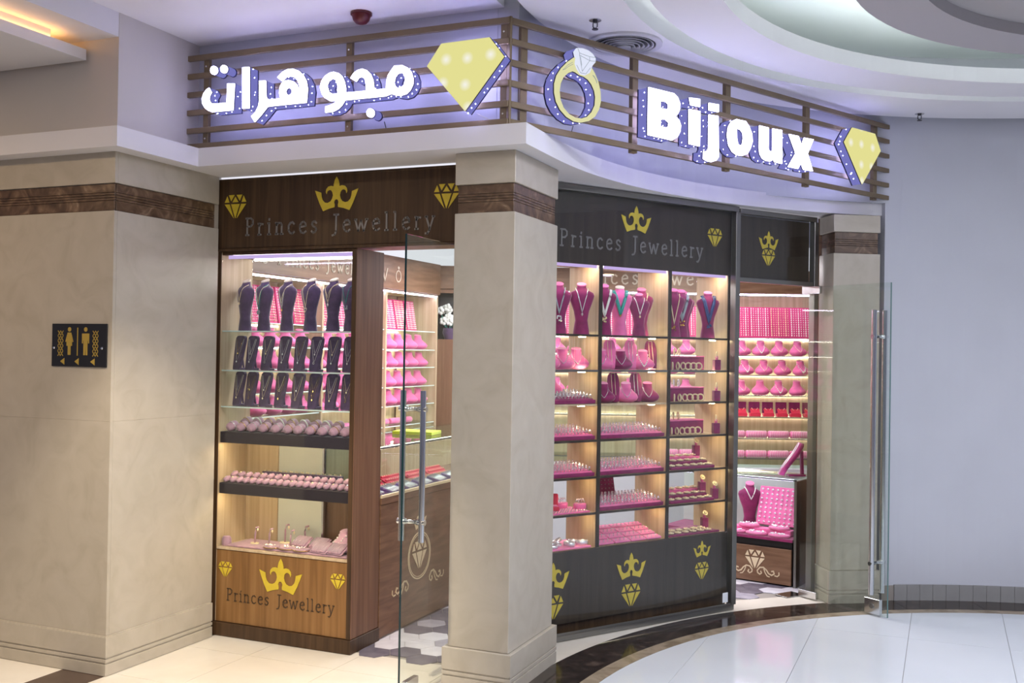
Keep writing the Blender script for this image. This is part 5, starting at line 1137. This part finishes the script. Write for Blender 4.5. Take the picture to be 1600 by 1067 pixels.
for z in BSH[:6]: up(bu, 'shelf_light', 'led_strip_white', .64, BUL-.02, .342, .352, z-.014, z-.009, ch=.001)
lettering('Princes Jewellery', 1.0, 2.5, 2.33, .12, mpU, 'fascia_inlay', fb, .003, .013)
k = 0
for i in range(15):
    x = .73+.182*i
    if x > BUL-.08: break
    place(cbd, 'chain_board', BW(x, .14, 1.8705), BA, f'slanted crimson chain board on back wall unit, {ordn(i)} from left', 'board', 'crimson chain boards on the back unit', scale=1.08)
    tag(place(chm if i % 3 else chg, 'chain_strands', BW(x, .14, 1.8705), BA, f'{"pearl" if i % 3 else "gold"} chains hanging on {ordn(i)} crimson board of back unit', 'chain', 'chains on the crimson boards of the back unit', scale=1.08), kind='stuff')
for r, z in enumerate(BSH[1:4]):
    for i in range(17):
        x = .72+.168*i+.03*(r % 2)
        if x > BUL-.07: break
        place(neck_pink, 'neck_form', BW(x, .13, z+.0005), BA+.1*((i % 3)-1), f'pink neck form on {ordn(r+1)} shelf of back wall unit, {ordn(i)} from left', 'bust', 'pink neck forms on the back unit', scale=1.16)
        if r < 2 or i % 2: place(npearl if (i+r) % 3 == 0 else nchain['gold_pale'], 'necklace', BW(x, .13, z+.0005), BA+.1*((i % 3)-1), f'necklace on {ordn(i)} pink form, {ordn(r+1)} shelf of back unit', 'necklace', 'necklaces on the back unit forms', scale=1.16)
setbox = [('base', MB().cbox(-.05,.05,-.03,.03,0,.03,.003).mesh('base', 'red_plush')), ('lid', MB().cbox(-.05,.05,.028,.038,.02,.13,.003).mesh('lid', 'velvet_magenta')), ('insert', MB().extr([[(-.042,.004),(.042,.004),(.042,.07),(-.042,.07)]], 0, .004, lambda u, v, w: (u, -.028+v*.6-w, .03+v*.55)).mesh('insert', 'red_plush'))]
sgold = MB()
for q in range(9):
    t = -1+q/4; sgold.oct((.026*t, .004+.012*t*t, .052+.02*t*t), .0055)
sgold = [('set', sgold.mesh('set', 'gold_pale'))]
for i in range(17):
    x = 2.2+.122*i
    if x > BUL-.06: break
    place(setbox, 'jewel_box', BW(x, .12, 1.1605), BA, f'open red jewellery set box on back wall unit, {ordn(i)} from left', 'box', 'red set boxes on the back unit')
    place(sgold, 'gold_set', BW(x, .115, 1.1605), BA, f'small gold set inside {ordn(i)} red box', 'necklace', 'gold sets in the red boxes')
for r, z in enumerate(BSH[5:7]):
    for i in range(8):
        x = 1.9+.20*i
        if x > BUL-.09: break
        place(pcr, 'bracelet_roll', BW(x, .10, z+.0005), BA, f'pink bracelet roll, {ordn(i)} from left on {["upper", "lower"][r]} roll shelf of back unit', 'roll', 'bracelet rolls on the back unit', scale=1.2)
        m = MB()
        for q in range(11): m.tube([(-.065+.013*q, .029*math.cos(t), .027+.029*math.sin(t)) for t in [w_*PI/4 for w_ in range(8)]], .0018, 4, True)
        if i == 0 and r == 0: bangm = m.mesh('bangles', 'pearl')
        tag(place([('bangles', bangm)], 'roll_bangles', BW(x, .10, z+.0005), BA, f'thin bangles stacked on {ordn(i)} roll of {["upper", "lower"][r]} roll shelf', 'bangle', 'bangles on the pink rolls', scale=1.2), kind='stuff')
# orchid in the niche
fl_ = thing('flower_vase', BW(-.08, .11, 1.813), 0, 'white orchid flowers in a dark bowl inside the black niche', 'flowers')
MB().loft([(0,.05,.05,0),(.06,.07,.07,0),(.10,.062,.062,0)], 14).build('bowl', 'velvet_dark', fl_)
for i in range(11):
    m = MB(); c = (random.uniform(-.09,.13), random.uniform(-.05,.02), .15+random.uniform(0,.14))
    for q in range(5): m.ball((c[0]+.022*math.cos(q*1.256), c[1]-.004, c[2]+.022*math.sin(q*1.256)), .02, 1, 6, 4)
    m.build('blossom', 'flower_white', fl_)
    MB().tube([(c[0]*.3, 0, .09), (c[0]*.7, c[1], c[2]*.7), (c[0], c[1]+.008, c[2])], .003, 4).build('stem', 'turquoise', fl_)
# goods in the left counter and book on top
tag(MB().cbox(-.14,.14,-.10,.10,0,.022,.002).build('price_book', 'book_green', None, (-3.29, 6.13, 1.1425), .15), 'lime green book lying on the left counter glass', 'book')
for i in range(5):
    y = 5.42+.30*i
    t = thing('ring_tray', (-3.40, y, .8305), PI/2, f'tilted red ring tray in left counter, {ordn(i)} from near end', 'tray', 'red trays in the left counter', rx=.5)
    MB().cbox(-.13,.13,-.06,.06,0,.012,.002).build('tray_base', 'red_plush', t)
    for r in range(3):
        MB().loft([(-.12,.007,.009,0),(.12,.007,.009,0)], 8).xf(Matrix.Translation((0, -.04+.04*r, .014)) @ Matrix.Rotation(PI/2, 4, 'Y')).build('ridge', 'red_plush', t)
    m = MB()
    for q in range(27): m.oct((-.11+.0275*(q % 9), -.04+.04*(q//9), .024), .005)
    tag(m.build('ring_rows', 'gold_pale', t), kind='stuff')
for i in range(7):
    y = 5.34+.21*i
    t = thing('bracelet_tray', (-3.16, y, .8305), PI/2+.2, f'dark purple comb tray with pale bracelets in left counter, {ordn(i)} from near end', 'tray', 'purple trays in the left counter', rx=.3)
    MB().cbox(-.085,.085,-.06,.06,0,.010,.002).build('board', 'purple_soft', t)
    for q in range(7): MB().loft([(-.055,.004,.004,0),(-.05,.008,.008,0),(.05,.008,.008,0),(.055,.004,.004,0)], 8).xf(Matrix.Translation((-.072+.024*q, 0, .016)) @ Matrix.Rotation(PI/2, 4, 'X')).build('finger', 'velvet_dark' if q % 2 else 'purple_soft', t)
    m = MB()
    for q in range(7): m.tube([(-.072+.024*q, -.045, .026), (-.072+.024*q, .045, .026)], .0025, 4)
    tag(m.build('bracelet_rows', 'silver', t), kind='stuff')
# right counter inside the door
rcx, rcy = -1.474, 7.879; RA = math.atan2(7.784-7.879, -1.05+1.474)
kc = thing('shop_counter', (rcx, rcy, 0), RA, 'low counter with pink glass case and diamond crest inside right door', 'counter', 'shop counters')
def qp(name, mat, *b, ch=.0015): return MB().cbox(*b, ch).build(name, mat, kc)
fpr = qp('front_panel', 'wood_counter', -.6, .445, 0, .02, .012, .275); qp('plinth_gap', 'black', -.6, .44, .03, .30, .0, .33)
qp('case_floor', 'velvet_magenta', -.6, .455, -.005, .36, .331, .352); qp('top_glass', 'glass_green', -.6, .48, -.005, .36, .797, .807, ch=.0005); qp('top_rail', 'black', -.6, .48, -.008, .004, .786, .796)
qp('front_glass', 'glass', -.6, .455, -.004, 0, .353, .785, ch=.0004); qp('end_glass', 'glass_green', .456, .461, 0, .36, .33, .785, ch=.0004); qp('end_post', 'frame_metal', .462, .482, 0, .36, .0, .785); qp('case_back', 'grey_back', -.6, .455, .35, .36, .353, .785)
qp('light_strip', 'led_strip_violet', -.58, .45, .006, .02, .787, .795, ch=.001)
mpK = lambda u, v, w: (u, -.0005-w, v)
gem(MB(), .165, .195, .155, mpK, .002).build('diamond_emblem', 'cream_inlay', fpr)
scroll(MB(), .185, .095, .17, 1, mpK, .002).build('scroll_ornament', 'cream_inlay', fpr); scroll(MB(), .145, .095, .17, -1, mpK, .002).build('scroll_ornament', 'cream_inlay', fpr)
KM = Matrix.Translation(kc.location) @ Matrix.Rotation(RA, 4, 'Z')
def KW(x, y, z): return tuple(KM @ Vector((x, y, z)))
ebd = thing('earring_board', KW(.25, .20, .41), RA, 'slanted pink board of earrings inside right counter', 'board', rx=-.32)
MB().cbox(-.165,.165,0,.016,0,.30,.004).build('board', 'velvet_pink', ebd)
for r in range(8):
    m = MB()
    for c in range(8): m.oct((-.14+.04*c, -.006, .022+.036*r), .0105, .9)
    tag(m.build('stud_row', 'stone_white', ebd), kind='stuff')
rpd = [('pad', MB().loft([(0,.075,.045,0),(.006,.082,.052,0),(.018,.082,.052,0),(.022,.076,.047,0)], 20).mesh('pad', 'velvet_rose'))]
for i, (x, y, z) in enumerate(((-.02, .055, .3525), (.15, .055, .3525), (.33, .055, .3525), (.06, .135, .395), (.30, .135, .395))):
    if i in (3,): tag(MB().cbox(-.10, .40, .105, .19, 0, .042, .003).build('pad_riser', 'velvet_pink', None, KW(0, 0, .3525), RA), 'pink riser block inside right counter', 'riser')
    place(rpd, 'oval_pad', KW(x, y, z), RA, f'oval pink earring pad in right counter, {ordn(i if i < 3 else i-3)} of {"front" if i < 3 else "raised"} row', 'pad', 'oval pads in right counter')
    m = MB()
    for q in range(14): m.oct((random.uniform(-.065,.065), random.uniform(-.035,.035), .027), .0095, .8)
    tag(place([('studs', m.mesh('studs', 'stone_white'))], 'ear_studs', KW(x, y, z), RA, f'silver ear studs on {ordn(i if i < 3 else i-3)} oval pad of {"front" if i < 3 else "raised"} row', 'earring', 'ear studs on the oval pads'), kind='stuff')
place(bust_magenta, 'necklace_bust', KW(.015, .25, .3525), RA+.6, 'magenta bust with white string inside right counter', 'bust', scale=1.18)
place(necklace(.20, 'pearl', .0035), 'necklace', KW(.015, .25, .3525), RA+.6, 'white string necklace on the bust in right counter', 'necklace', scale=1.18)
place(tongue_mag, 'tongue_stand', KW(.40, .14, .8075), RA-.9, 'magenta tongue-shaped necklace stand on top of right counter', 'stand', scale=1.45)
place(tch['silver'], 'chain_necklace', KW(.40, .14, .8075), RA-.9, 'silver chain draped on tongue stand of right counter', 'necklace', scale=1.45)
